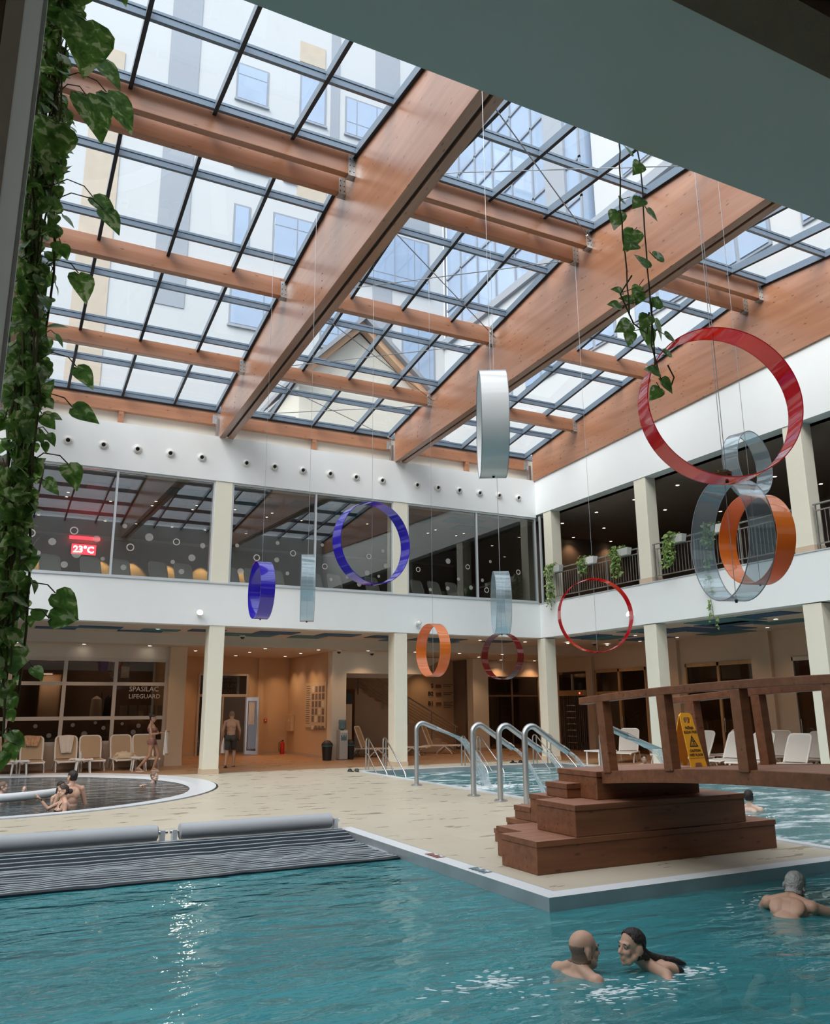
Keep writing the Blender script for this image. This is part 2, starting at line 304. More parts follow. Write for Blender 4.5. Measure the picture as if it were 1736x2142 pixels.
# ---------------------------------------------------------------- mesh helpers
class MB:
    """collects simple solids and links them as ONE mesh object"""
    def __init__(s): s.v = []; s.f = []; s.sm = []
    def add(s, vs, fs, smooth=False):
        o = len(s.v); s.v += [tuple(v) for v in vs]; s.f += [tuple(i + o for i in f) for f in fs]; s.sm += [smooth] * len(fs); return s
    def box(s, x0, x1, y0, y1, z0, z1, M=None):
        vs = [Vector((x, y, z)) for z in (z0, z1) for y in (y0, y1) for x in (x0, x1)]
        if M: vs = [M @ v for v in vs]
        return s.add(vs, [(0, 2, 3, 1), (4, 5, 7, 6), (0, 1, 5, 4), (2, 6, 7, 3), (0, 4, 6, 2), (1, 3, 7, 5)])
    def cbox(s, c, sz, M=None):
        return s.box(c[0] - sz[0] / 2, c[0] + sz[0] / 2, c[1] - sz[1] / 2, c[1] + sz[1] / 2, c[2] - sz[2] / 2, c[2] + sz[2] / 2, M)
    def hexa(s, q0, q1):
        """solid between two quads"""
        return s.add(list(q0) + list(q1), [(3, 2, 1, 0), (4, 5, 6, 7), (0, 1, 5, 4), (1, 2, 6, 5), (2, 3, 7, 6), (3, 0, 4, 7)])
    def prism(s, poly, axis, a, b):
        """extrude a 2-D polygon along axis ('x','y','z') from a to b"""
        def P(p, t): return {'x': (t, p[0], p[1]), 'y': (p[0], t, p[1]), 'z': (p[0], p[1], t)}[axis]
        n = len(poly); vs = [P(p, a) for p in poly] + [P(p, b) for p in poly]
        fs = [tuple(range(n - 1, -1, -1)), tuple(range(n, 2 * n))] + [(i, (i + 1) % n, n + (i + 1) % n, n + i) for i in range(n)]
        return s.add(vs, fs)
    def tube(s, pts, r, n=10, cap=True, smooth=True):
        pts = [Vector(p) for p in pts]; rs = r if isinstance(r, (list, tuple)) else [r] * len(pts); up = None; vs = []; fs = []
        for i, p in enumerate(pts):
            t = (pts[min(i + 1, len(pts) - 1)] - pts[max(i - 1, 0)]).normalized()
            if up is None: up = t.orthogonal().normalized()
            up = (up - t * up.dot(t)).normalized() if (up - t * up.dot(t)).length > 1e-6 else t.orthogonal().normalized()
            w = t.cross(up)
            vs += [p + (up * cos(2 * pi * k / n) + w * sin(2 * pi * k / n)) * rs[i] for k in range(n)]
        for i in range(len(pts) - 1):
            for k in range(n): fs.append((i * n + k, i * n + (k + 1) % n, (i + 1) * n + (k + 1) % n, (i + 1) * n + k))
        s.add(vs, fs, smooth)
        if cap:
            o = len(s.v) - len(vs); L = (len(pts) - 1) * n
            s.f += [tuple(o + k for k in range(n - 1, -1, -1)), tuple(o + L + k for k in range(n))]; s.sm += [False, False]
        return s
    def bar(s, p, q, w, h, up=(0, 0, 1)):
        p = Vector(p); q = Vector(q); t = (q - p).normalized(); up = Vector(up); x = t.cross(up)
        if x.length < 1e-5: x = t.orthogonal()
        x.normalize(); u = x.cross(t)
        q0 = [p + x * a * w / 2 + u * b * h / 2 for a, b in ((-1, -1), (1, -1), (1, 1), (-1, 1))]
        return s.hexa(q0, [v + (q - p) for v in q0])
    def lathe(s, prof, n=24, c=(0, 0, 0), M=None, smooth=True):
        vs = []; fs = []
        for r, z in prof:
            for k in range(n):
                v = Vector((r * cos(2 * pi * k / n), r * sin(2 * pi * k / n), z))
                vs.append((M @ v if M else v) + Vector(c))
        for i in range(len(prof) - 1):
            for k in range(n): fs.append((i * n + k, i * n + (k + 1) % n, (i + 1) * n + (k + 1) % n, (i + 1) * n + k))
        return s.add(vs, fs, smooth)
    def disc(s, c, r, nrm=(0, 0, 1), n=20):
        nrm = Vector(nrm).normalized(); u = nrm.orthogonal().normalized(); w = nrm.cross(u)
        return s.add([Vector(c) + (u * cos(2 * pi * k / n) + w * sin(2 * pi * k / n)) * r for k in range(n)], [tuple(range(n))])
    def poly(s, outer, holes, z):
        loops = [[Vector((p[0], p[1], 0)) for p in L] for L in [outer] + holes]
        tris = tessellate_polygon(loops); flat = [p for L in loops for p in L]
        vs = [(p.x, p.y, z) for p in flat]; fs = []
        for a, b, c in tris:
            fs.append((a, b, c) if (flat[b] - flat[a]).cross(flat[c] - flat[a]).z > 0 else (a, c, b))
        return s.add(vs, fs)
    def sphere(s, c, r, M=None, nu=14, nv=9):
        R = r if isinstance(r, (tuple, list)) else (r, r, r); vs = []; fs = []
        for j in range(nv + 1):
            th = pi * j / nv
            for i in range(nu):
                v = Vector((R[0] * sin(th) * cos(2 * pi * i / nu), R[1] * sin(th) * sin(2 * pi * i / nu), R[2] * cos(th)))
                vs.append((M @ v if M else v) + Vector(c))
        for j in range(nv):
            for i in range(nu): fs.append((j * nu + i, (j + 1) * nu + i, (j + 1) * nu + (i + 1) % nu, j * nu + (i + 1) % nu))
        return s.add(vs, fs, True)
    def mesh(s, name, m):
        me = bpy.data.meshes.new(name); me.from_pydata(s.v, [], s.f)
        for p, k in zip(me.polygons, s.sm): p.use_smooth = k
        if any(s.sm):
            bm = bmesh.new(); bm.from_mesh(me); bmesh.ops.remove_doubles(bm, verts=bm.verts, dist=1e-5); bm.to_mesh(me); bm.free()
            me.set_sharp_from_angle(angle=radians(48))
        if m: me.materials.append(MATS[m] if isinstance(m, str) else m)
        me.update(); return me
    def build(s, name, m, parent=None, loc=None, rot=None):
        o = bpy.data.objects.new(name, s.mesh(name, m)); COL.objects.link(o)
        if parent: o.parent = parent
        if loc: o.location = loc
        if rot: o.rotation_euler = rot
        return o
def bevel(o, w=.008, seg=2, ang=40):
    bm = bmesh.new(); bm.from_mesh(o.data); bmesh.ops.remove_doubles(bm, verts=bm.verts, dist=1e-5)
    es = [e for e in bm.edges if len(e.link_faces) == 2 and e.calc_face_angle(0) > radians(ang)]
    bmesh.ops.bevel(bm, geom=es, offset=w, segments=seg, affect='EDGES', profile=.6); bm.to_mesh(o.data); bm.free()
    return o
def struct(name, mb, m, parent=None):
    o = mb.build(name, m, parent)
    if not parent: o['kind'] = 'structure'
    return o
def tag(o, label, cat, group=None):
    o['label'] = label; o['category'] = cat
    if group: o['group'] = group
    o['kind'] = 'thing'; return o
def thing(name, label, cat, loc=(0, 0, 0), rz=0.0, group=None):
    o = bpy.data.objects.new(name, None); COL.objects.link(o); o.location = loc; o.rotation_euler = (0, 0, rz); o.empty_display_size = .1
    return tag(o, label, cat, group)
def dup(root, loc, rz=None, label=None, group=None):
    r = root.copy(); COL.objects.link(r); r.location = loc
    if rz is not None: r.rotation_euler = (0, 0, rz)
    if label: r['label'] = label
    if group: r['group'] = group
    for ch in list(root.children):
        c = ch.copy(); COL.objects.link(c); c.parent = r
        for g in list(ch.children):
            d = g.copy(); COL.objects.link(d); d.parent = c
    return r
ORD = ['first', 'second', 'third', 'fourth', 'fifth', 'sixth', 'seventh', 'eighth', 'ninth', 'tenth', 'eleventh', 'twelfth', 'thirteenth', 'fourteenth', 'fifteenth', 'sixteenth', 'seventeenth', 'eighteenth', 'nineteenth', 'twentieth']
def text_mesh(body, size, m, name='lettering', parent=None, M=None, ext=.004, align='LEFT', bold=0):
    """lettering as real mesh"""
    cu = bpy.data.curves.new('t', 'FONT'); cu.body = body; cu.size = size; cu.extrude = ext; cu.align_x = align; cu.offset = bold; cu.resolution_u = 2
    o = bpy.data.objects.new('t', cu); COL.objects.link(o); dg = bpy.context.evaluated_depsgraph_get(); dg.update()
    me = bpy.data.meshes.new_from_object(o.evaluated_get(dg)); bpy.data.objects.remove(o); bpy.data.curves.remove(cu)
    if M: me.transform(M)
    me.materials.clear(); me.materials.append(MATS[m]); me.name = name
    r = bpy.data.objects.new(name, me); COL.objects.link(r)
    if parent: r.parent = parent
    return r
def lamp(kind, name, loc, energy, color, size=.1, rot=None, spot=None, blend=.6):
    d = bpy.data.lights.new(name, kind); d.energy = energy; d.color = color
    if kind == 'SPOT': d.spot_size = spot or radians(100); d.spot_blend = blend; d.shadow_soft_size = size
    elif kind == 'AREA': d.size = size
    else: d.shadow_soft_size = size
    o = bpy.data.objects.new(name, d); COL.objects.link(o); o.location = loc
    if rot: o.rotation_euler = rot
    return o
# ================================================================ STRUCTURE
def SB(name, m, *b):
    mb = MB()
    for q in b: mb.box(*q)
    return struct(name, mb, m)
PC = (-.35, 21.3)                                   # round pool centre
def circ(r, n=72): return [(PC[0] + r * cos(2 * pi * k / n), PC[1] + r * sin(2 * pi * k / n)) for k in range(n)]
WATER = [(-9, 2.45), (16.6, 2.45), (16.6, 22.65), (9.5, 22.65), (9.5, 7.1), (5.12, 7.1), (5.12, 12.2), (-9, 12.2)]
def inset(poly, d):
    n = len(poly); out = []
    for i in range(n):
        p, a, b = Vector(poly[i]), Vector(poly[i - 1]), Vector(poly[(i + 1) % n])
        e1 = (p - a).normalized(); e2 = (b - p).normalized()
        n1 = Vector((-e1.y, e1.x)); n2 = Vector((-e2.y, e2.x)); out.append(tuple(p + (n1 + n2) * d))
    return out
fl = MB(); fl.poly([(-12.5, -6), (25, -6), (25, 36), (-12.5, 36)], [WATER, circ(5.5)], 0)
struct('floor', fl, 'deck_tile')
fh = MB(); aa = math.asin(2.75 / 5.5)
fh.poly([(-12.5, 24.05)] + [(PC[0] + 5.5 * cos(pi - aa - (pi - 2 * aa) * k / 24), PC[1] + 5.5 * sin(pi - aa - (pi - 2 * aa) * k / 24)) for k in range(25)] + [(17.1, 24.05), (17.1, -6), (25, -6), (25, 36), (-12.5, 36)], [], .003); struct('floor_hall_lamplit', fh, 'hall_tile_lamplit')  # sheet over the floor, carries the painted warm lamp light
# pool basins, rims, water
def ring_strip(a, b, za, zb, mb):
    n = len(a)
    return mb.add([(p[0], p[1], za) for p in a] + [(p[0], p[1], zb) for p in b], [(i, (i + 1) % n, n + (i + 1) % n, n + i) for i in range(n)])
w0, w1, w2, w3 = WATER, inset(WATER, .05), inset(WATER, .24), inset(WATER, .27)
mb = MB(); ring_strip(w0, w1, 0, -.03, mb); struct('trim_1', mb, 'grate')
mb = MB(); ring_strip(w1, w1, -.03, .012, mb); ring_strip(w1, w2, .012, .006, mb); struct('trim_2', mb, 'rim_white')
mb = MB(); ring_strip(w2, w2, .006, -.30, mb); struct('trim_3', mb, 'rim_steel')
mb = MB(); ring_strip(w2, w2, -.30, -1.35, mb); mb.poly(w2, [], -1.35); struct('floor_pool', mb, 'pool_tile')
mb = MB(); mb.poly([(-8.9, 2.6), (16.5, 2.6), (16.5, 7.6), (9.7, 7.6), (9.7, 6.9), (5.0, 6.9), (5.0, 12.1), (-8.9, 12.1)], [], -.12)
o = struct('water_front', mb, 'water_front'); o['kind'] = 'structure'
mb = MB(); mb.poly([(9.7, 7.6), (16.5, 7.6), (16.5, 22.6), (9.7, 22.6)], [], -.12); struct('water_far', mb, 'water_foamy')
mb = MB(); ring_strip(circ(5.5), circ(5.45), 0, -.02, mb); struct('trim_4', mb, 'gasket')
mb = MB(); ring_strip(circ(5.45), circ(5.45), -.02, .015, mb); ring_strip(circ(5.45), circ(5.0), .015, -.005, mb); ring_strip(circ(5.0), circ(4.85), -.005, -.05, mb); struct('trim_5', mb, 'rim_white')
mb = MB(); ring_strip(circ(4.85), circ(4.85), -.05, -1.1, mb); mb.poly(circ(4.85), [], -1.1); struct('floor_round_pool', mb, 'pool_tile_dark')
mb = MB(); mb.poly(circ(4.95), [], -.055); struct('water_round', mb, 'water_round')

YB, XR = 23.6, 16.9
zbeam = lambda y: 9.71 + .045 * (23.7 - y)                       # underside of the main beams
RIDGE = 13.3
def zg(y): return 10.68 + .155 * (24.09 - y) if y > RIDGE else 10.68 + .155 * (24.09 - RIDGE) - .087 * (RIDGE - y)   # underside of the glazing bars
SB('wall_back_upper', 'white_plaster', (-12.2, 16.9, YB, YB + .32, 8.36, 9.74))
SB('wall_back_top', 'cream_wall', (-12.2, 17.3, YB + .5, YB + .76, 8.36, 10.66), (-12.2, 17.3, YB + .32, YB + .5, 8.36, 9.73))
SB('wall_back_lower', 'white_plaster', (-12.2, 16.9, YB, YB + .4, 4.08, 5.28))
mb = MB(); mb.prism([(1.9, 8.46), (YB, 8.46), (YB, zbeam(YB) + .1), (1.9, zbeam(1.9) + .1)], 'x', XR, XR + .4)
mb.box(XR, XR + .4, YB, YB + .32, 8.46, 9.74); struct('wall_right_upper', mb, 'white_plaster')
SB('wall_right_lower', 'white_plaster', (XR, XR + .4, 1.63, YB + .4, 4.08, 5.25))
SB('trim_6', 'frame_grey', (XR - .02, XR + .42, 1.7, YB, 5.25, 5.275), (-12.2, XR - .02, YB - .03, YB + .42, 5.28, 5.31))
SB('wall_near_lower', 'soffit_paint', (-12.2, 17.3, 1.63, 2.3, 4.08, 5.28))
SB('wall_near_upper', 'white_plaster', (-12.2, 17.3, 1.7, 2.1, 8.4, 11.5))
SB('wall_left', 'white_plaster', (-12.6, -12.2, -6, 36, 0, 11.6))
SB('wall_near', 'dark_wall', (-9, 25, -6.2, -6, 0, 9))
# ceilings
SB('ceiling_hall', 'hall_ceiling', (-12.2, 25, 27.05, 36, 3.76, 4.6), (-12.2, 22, YB + .4, 27.05, 4.1, 4.6), (XR + .4, 22, -6, YB + .4, 4.06, 4.6))
SB('ceiling_near', 'brown_ceiling', (-12.2, 22, -6, 1.42, 4.10, 4.6), (-12.2, 22, 1.44, 1.63, 4.05, 4.6))
SB('floor_upper', 'carpet', (-12.2, 25, YB + .4, 36, 4.6, 5.16), (XR + .4, 25, -6, YB + .4, 4.6, 5.16), (-12.2, XR + .4, -6, 1.63, 4.6, 5.16))
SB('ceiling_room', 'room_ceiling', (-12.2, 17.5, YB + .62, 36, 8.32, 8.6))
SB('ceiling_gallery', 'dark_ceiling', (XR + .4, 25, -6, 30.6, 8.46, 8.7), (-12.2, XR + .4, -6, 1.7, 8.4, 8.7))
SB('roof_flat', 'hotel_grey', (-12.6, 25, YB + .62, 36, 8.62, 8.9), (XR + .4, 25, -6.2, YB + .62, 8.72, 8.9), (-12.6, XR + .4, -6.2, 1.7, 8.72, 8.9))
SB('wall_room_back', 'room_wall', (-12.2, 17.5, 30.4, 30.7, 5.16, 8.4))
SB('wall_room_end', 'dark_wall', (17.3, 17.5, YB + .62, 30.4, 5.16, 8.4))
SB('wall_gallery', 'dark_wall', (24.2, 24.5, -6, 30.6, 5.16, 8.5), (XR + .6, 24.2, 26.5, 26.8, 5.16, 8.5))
# lower hall walls
SB('wall_office_top', 'hall_ceiling', (-12.2, 5.2, 28, 28.2, 3.36, 3.8))
SB('wall_office_bottom', 'beige_wall', (-12.2, 5.2, 28, 28.15, 0, .70))
SB('wall_office_back', 'dark_wall', (-12.2, 5.6, 31.2, 31.4, 0, 3.8))
SB('wall_recess_left', 'warm_wall', (5.25, 5.6, 28.3, 33.2, 0, 3.8))
SB('wall_recess_back', 'warm_wall', (5.6, 7.25, 33, 33.3, 0, 3.8), (9.25, 11.2, 33, 33.3, 0, 3.8), (7.25, 9.25, 33, 33.3, 3.12, 3.8), (9.62, 9.84, 32.86, 33, 0, 3.8))
SB('wall_recess_right', 'warm_wall', (10.95, 11.15, 28.4, 33, 0, 3.8))
SB('wall_pier', 'cream_wall', (10.88, 11.42, 27.95, 28.4, 0, 3.8))
SB('wall_lintel', 'cream_wall', (11.42, 14.6, 28.0, 28.3, 2.98, 3.8))
SB('wall_stair_back', 'warm_wall', (11.15, 18.8, 32.3, 32.6, 0, 3.8))
SB('wall_glazed_top', 'beige_wall', (18.5, 22, 31, 31.3, 3.06, 3.8))
SB('wall_lobby', 'dark_wall', (18.5, 25, 35, 35.3, 0, 3.8), (18.3, 18.5, 31.3, 35, 0, 3.8))
SB('wall_right_hall', 'beige_wall', (22, 22.25, 29.6, 31.3, 0, 3.2), (22, 22.25, 27.05, 27.65, 0, 3.2), (22, 22.25, 22.05, 24.1, 0, 3.2), (22, 22.25, 17.6, 19.05, 0, 3.2), (22, 22.25, 2, 15.9, 0, 4.1),
   (22, 22.25, 15.9, 31.3, 3.201, 4.1), (21.85, 22, 18.3, 19.05, 0, 4.1), (21.85, 22, 22.3, 22.8, 0, 4.1), (21.85, 22, 27.1, 27.5, 0, 4.1))
SB('wall_right_far', 'dark_wall', (24.6, 24.9, -6, 35, 0, 4.1))
SB('baseboard_back', 'frame_beige', (5.6, 7.25, 32.98, 33, 0, .1), (9.25, 9.62, 32.98, 33, 0, .1), (9.84, 10.95, 32.98, 33, 0, .1), (10.93, 10.95, 28.4, 33, 0, .1), (11.42, 18.5, 32.28, 32.3, 0, .1))
SB('wall_near_office', 'dark_wall', (-12.2, 22, -5.9, -5.7, 5.16, 8.5))

# ---------------------------------------------------------------- columns
def column(x0, x1, y0, y1, z0, z1, label, plinth=True, m='cream_paint'):
    t = thing('column', label, 'column', ((x0 + x1) / 2, (y0 + y1) / 2, z0), 0, 'square columns around the pool hall')
    w, d, h = (x1 - x0) / 2, (y1 - y0) / 2, z1 - z0
    bevel(MB().box(-w, w, -d, d, .001, h - .002).build('shaft', m, t), .012)
    if plinth: MB().box(-w - .012, w + .012, -d - .012, d + .012, .001, .14).build('plinth', 'beige_wall', t)
    return t
for (x, s) in ((5.65, 'to the left of the walking man in shorts'), (11.5, 'behind the first fountain pipe')):
    column(x - .22, x + .22, YB + .02, YB + .5, 0, 4.08, 'cream square ground-floor column at the back, ' + s)
    column(x - .26, x + .26, YB + .02, YB + .5, 5.31, 8.36, 'cream upper-floor column between window panes, ' + {5.65: 'above the lit round lamp', 11.5: 'right of the large blue ring'}[x], False)
column(XR - .01, XR + .44, YB - .22, YB + .22, 0, 4.055, 'cream square ground-floor column at the far inner corner of the hall')
column(XR + .02, XR + .42, YB - .85, YB - .4, 5.28, 8.46, 'cream upper-floor column at the far end of the balcony railing', False)
for y, s in ((18.25, 'behind the yellow wet floor sign'), (12.85, 'at the right edge behind the white loungers')):
    column(XR + .02, XR + .42, y - .25, y + .25, 0, 4.06, 'cream square ground-floor column ' + s)
    column(XR + .02, XR + .42, y - .25, y + .25, 5.28, 8.46, 'cream balcony column ' + {18.25: 'between the two planted railings', 12.85: 'right of the orange ring'}[y], True)
nc = column(-.545, -.065, 1.64, 2.12, 0, 4.075, 'near dark column on the left beside the hanging vine', False, 'soffit_paint'); nc.rotation_euler = (0, 0, -.045)
MB().box(-.235, .205, -.252, -.2405, .001, 4.07).build('front_shade', 'brown_ceiling', nc); MB().box(.206, .24, -.252, -.2405, .001, 4.07).build('edge_trim', 'cream_wall', nc); MB().box(.2405, .25, .225, .245, .001, 4.07).build('corner_bead', 'white_plaster', nc)  # brown front layer: warm shade on the cream column painted as colour
column(18.0, 18.75, 30.1, 30.6, 0, 3.76, 'cream column inside the hall, right of the floor directory lettering')
column(5.16, 5.70, 27.75, 28.29, 0, 3.76, 'cream pillar at the right end of the office glazing', True, 'warm_wall')

# ---------------------------------------------------------------- main beams
def roof_profile(y0, y1, dz):
    ys = [y0, RIDGE, y1] if y0 < RIDGE < y1 else [y0, y1]
    return [(y, zg(y) + dz) for y in ys]
def beam(x, label):
    t = thing('roof_beam', label, 'beam', (x, YB, zbeam(YB)), 0, 'large timber roof beams')
    top = roof_profile(1.9, YB + .02, .10); bot = [(1.9, zbeam(1.9)), (YB + .02, zbeam(YB + .02))]
    loc = lambda ps: [(p[0] - YB, p[1] - zbeam(YB)) for p in ps]
    poly = loc(bot + top[::-1])
    for a, b in ((-.215, -.035), (.035, .215)): bevel(MB().prism(poly, 'x', a, b).build('board', 'glulam_beam', t), .01)
    deep = loc([(1.9, zbeam(1.9) + .05), (YB, zbeam(YB) + .05)] + [(p[0], p[1] - .03) for p in top[::-1]])
    MB().prism(deep, 'x', -.0345, .0345).build('groove', 'bolt_black', t)
    # steel shoe on the ledge
    MB().box(-.30, -.217, .12, .26, .03, .62).build('shoe', 'steel_satin', t)
    for ly in (21.9, 16.1, 19.9, 14.9):                     # plugged bolt rows on the left face
        zc = zbeam(ly) - zbeam(YB) + .62
        for k in range(3):
            M = Matrix.Translation((-.215, ly - YB + .02 * k, zc - .16 * k)) @ Matrix.Rotation(pi / 2, 4, 'Y')
            MB().lathe([(.0, .004), (.014, .004), (.014, -.004)], 8, M=M).build('bolt', 'bolt_black', t)
    return t
beam(-.4, 'timber roof beam mostly hidden behind the hanging vine')
hb = beam(-6.3, 'x'); hb['kind'] = 'structure'; del hb['label'], hb['category'], hb['group']; hb.name = 'ceiling_beam'
beam(5.64, 'timber roof beam crossing the middle of the skylight, left of the white ring')
beam(11.5, 'timber roof beam that ends right behind the white ring')
b3 = beam(17.06, 'timber roof beam lying along the top of the right white wall')

# ---------------------------------------------------------------- purlins with steel hangers
BX = [-.4, 5.64, 11.5, 17.06]
bayname = ['left skylight bay', 'middle skylight bay', 'right skylight bay']
def purlin(i, y, w, h, z, label, bracket=True):
    x0, x1 = BX[i] + .217, BX[i + 1] - .217
    t = thing('purlin', label, 'purlin', ((x0 + x1) / 2, y, z), 0, 'timber purlins across the skylight'); L = (x1 - x0) / 2
    bevel(MB().box(-L, L, -w / 2, w / 2, 0, h).build('timber', 'glulam', t), .008)
    if bracket:
        br = MB(); br.box(L - .15, L - .001, -w / 2 - .008, -w / 2 - .001, -.02, h * .82); br.box(L - .15, L - .001, -w / 2 - .008, w / 2 + .008, -.028, -.02)
        b = br.build('hanger', 'galvanised', t)
        for px in (L - .12, L - .035):
            for k in range(3): MB().lathe([(0, .004), (.012, .004), (.012, -.004)], 8, (px, -w / 2 - .009, h * (.1 + .28 * k)), Matrix.Rotation(pi / 2, 4, 'X')).build('bolt', 'bolt_black', b)
    return t
for i in range(3):
    nm = bayname[i]
    purlin(i, 13.22, .16, .50, 11.96, 'front timber of the double ridge purlin in the ' + nm)
    purlin(i, 13.72, .16, .40, 11.86, 'rear timber of the double ridge purlin in the ' + nm)
    purlin(i, 17.45, .18, .46, 11.36, 'single timber purlin midway down the glass in the ' + nm)
    purlin(i, 21.05, .18, .40, 10.82, 'lowest single timber purlin above the back wall in the ' + nm)
    x0, x1 = BX[i] + .217, BX[i + 1] - .217
    t = thing('eaves_timber', 'timber eaves rail along the top of the back wall in the ' + nm, 'beam', ((x0 + x1) / 2, YB + .405, 10.21), 0, 'eaves timbers'); L = (x1 - x0) / 2
    MB().box(-L, L, -.09, .09, 0, .34).build('timber', 'glulam', t)
    MB().box(-.07, .07, -.08, .08, -.36, -.001).build('post', 'glulam', t)
    MB().box(L - .16, L - .002, -.1, -.091, .02, .3).build('hanger', 'galvanised', t)

# ---------------------------------------------------------------- glazing grid
CROSS = [24.02, 22.35, 20.48, 18.57, 16.68, 14.8, 13.0, 11.3, 9.4, 7.4, 5.4, 3.4]
MULL = [[1.15, 2.62, 4.11], [6.2, 7.12, 8.53, 9.97], [12.7, 14.15, 15.6]]
MULL = [[1.15, 2.62, 4.11], [7.10, 8.53, 9.97], [12.62, 14.13, 15.6]]
wn = 0
for i in range(-1, 3):
    x0, x1 = (-12.2, BX[0] - .22) if i < 0 else (BX[i] + .22, BX[i + 1] - .22)
    mull = [-11, -9.5, -8, -6.5, -5, -3.5, -2] if i < 0 else MULL[i]
    wn += 1; f = bpy.data.objects.new('window_%d' % wn, None); COL.objects.link(f); f['kind'] = 'structure'
    for y in CROSS:
        if y == 13.0: y = RIDGE - .30
        z = zg(y); mb = MB(); mb.box(x0, x1, y - .035, y + .035, z, z + .17); mb.box(x0, x1, y - .05, y + .05, z + .12, z + .17)
        mb.build('crossbar', 'skylight_metal', f)
    for x in mull + [x0 + .03, x1 - .03]:
        for (ya, yb) in ((RIDGE, 24.05), (1.9, RIDGE)):
            mb = MB(); w = .032 if x in mull else .03
            mb.prism([(ya, zg(ya + 1e-4 if ya == RIDGE else ya) - .01), (yb, zg(yb) - .01), (yb, zg(yb) + .17), (ya, zg(ya) + .17)], 'x', x - w, x + w)
            mb.build('mullion', 'skylight_metal', f)
            mb = MB(); mb.prism([(ya, zg(ya) - .018), (yb, zg(yb) - .018), (yb, zg(yb) - .01), (ya, zg(ya) - .01)], 'x', x - w - .004, x + w + .004); mb.build('gasket', 'gasket', f)
    for (ya, yb) in ((RIDGE, 24.05), (1.9, RIDGE)):
        mb = MB(); mb.prism([(ya, zg(ya) + .175), (yb, zg(yb) + .175), (yb, zg(yb) + .187), (ya, zg(ya) + .187)], 'x', x0, x1); mb.build('pane', 'skylight_glass', f)
SB('trim_7', 'skylight_metal', (-12.2, 17.3, 24.08, 24.36, 10.662, 10.86))
mb = MB(); mb.prism([(1.9, 8.46)] + [(24.2, 8.46)] + [(24.2, zg(24.2) + .2), (RIDGE, zg(RIDGE) + .2), (1.9, zg(1.9) + .2)], 'x', 17.29, 17.5); struct('wall_roof_side', mb, 'hotel_white')
# tie rods, crossing pairs in the middle bay
cells = [(9.6, 13.15, 'at the ridge'), (13.85, 17.3, 'below the ridge'), (17.55, 20.9, 'midway down'), (21.2, 23.7, 'nearest the back wall')]
for ya, yb, s in cells:
    for sgn, w in ((0, 'falling to the right'), (1, 'rising to the right')):
        p = Vector((5.86, ya if not sgn else yb, zg(ya if not sgn else yb) - .22)); q = Vector((11.28, yb if not sgn else ya, zg(yb if not sgn else ya) - .22 - .03 * sgn))
        t = thing('tie_rod', 'thin tie rod of the crossing pair %s, %s' % (s, w), 'tie rod', p, 0, 'crossing tie rods')
        MB().tube([(0, 0, 0), q - p], .012, 6).build('rod', 'cable', t)
        for k in (.03, .97): MB().tube([(q - p) * (k - .02), (q - p) * (k + .02)], .024, 8).build('turnbuckle', 'galvanised', t)

# ---------------------------------------------------------------- hotel outside, seen through the glass
def hwin(b, x0, x1, z0, z1, bars=(), cross=None, y=36.0):
    f = MB(); f.box(x0, x1, y - .03, y - .002, z0, z1); fo = f.build('window', 'hotel_frame', b)
    xs = [x0 + .07] + list(bars) + [x1 - .07]; zs = [z0 + .07] + ([cross] if cross else []) + [z1 - .07]
    for a, c in zip(xs, xs[1:]):
        for d, e in zip(zs, zs[1:]): MB().box(a + .03, c - .03, y - .04, y - .031, d + .03, e - .03).build('pane', 'hotel_glass', fo)
    MB().box(x0 - .06, x1 + .06, y - .12, y - .031, z0 - .1, z0).build('sill', 'hotel_grey', fo)
B = thing('hotel_block', 'tall white hotel block behind the skylight with tan and grey facade panels', 'building', (0, 0, 0))
MB().box(-16, 20.2, 36, 48, 8.9, 44).build('wall', 'hotel_white', B)
for q, m in (((4.85, 6.3, 19.9, 44), 'hotel_grey'), ((1.5, 2.95, 15, 30.2), 'hotel_tan'), ((1.3, 2.8, 31.5, 32.6), 'hotel_tan'), ((11.55, 13.0, 35.7, 37.0), 'hotel_tan'), ((11.6, 13.2, 27.2, 29.9), 'hotel_tan'), ((13.35, 13.85, 23, 44), 'hotel_grey'),
             ((16, 17.5, 35.2, 40), 'hotel_grey'), ((17.5, 19.3, 27.0, 29.5), 'hotel_grey'), ((15.9, 17.0, 20, 23.4), 'hotel_grey'), ((-3.6, -2.2, 15, 40), 'hotel_tan')):
    MB().box(q[0], q[1], 35.96, 35.999, q[2], q[3]).build('facade_panel', m, B)
for a in ((8.2, 9.9, 32.1, 34.3, (), 33.6), (11.6, 13.1, 32.1, 34.9, (), None), (14.2, 17.2, 32.1, 34.5, (14.9, 16.1), 32.9), (8.3, 10.1, 28.2, 30.0, (), None), (10.9, 11.5, 28.2, 30.3, (), None), (8.4, 9.25, 23.8, 26.1, (), None), (10.4, 13.0, 23.8, 26.2, (11.7,), 25.5),
          (14.9, 19.3, 23.6, 26.8, (15.4, 17.2, 18.4), 24.3), (16.5, 19.4, 30.2, 32.4, (18.6,), None), (8.4, 10.9, 19.6, 21.6, (10.1,), None), (13.0, 15.2, 19.4, 22.6, (14.0,), 20.2), (17.6, 19.6, 18.5, 21.6, (18.6,), None)): hwin(B, *a)
Wg = thing('hotel_wing', 'white hotel wing outside on the right with glazed stair front', 'building', (0, 0, 0))
MB().box(20.2, 32, 4, 36, 8.9, 21).build('wall', 'hotel_white', Wg)
MB().box(20.9, 32, 4, 24, 21, 30).build('upper_wall', 'hotel_white', Wg)
MB().box(20.45, 32, 24.2, 36, 21, 40).build('curtain_wall', 'hotel_glass', Wg)
MB().box(20.3, 20.6, 25.2, 26.6, 21, 40).build('pier', 'hotel_grey', Wg)
gm = MB()
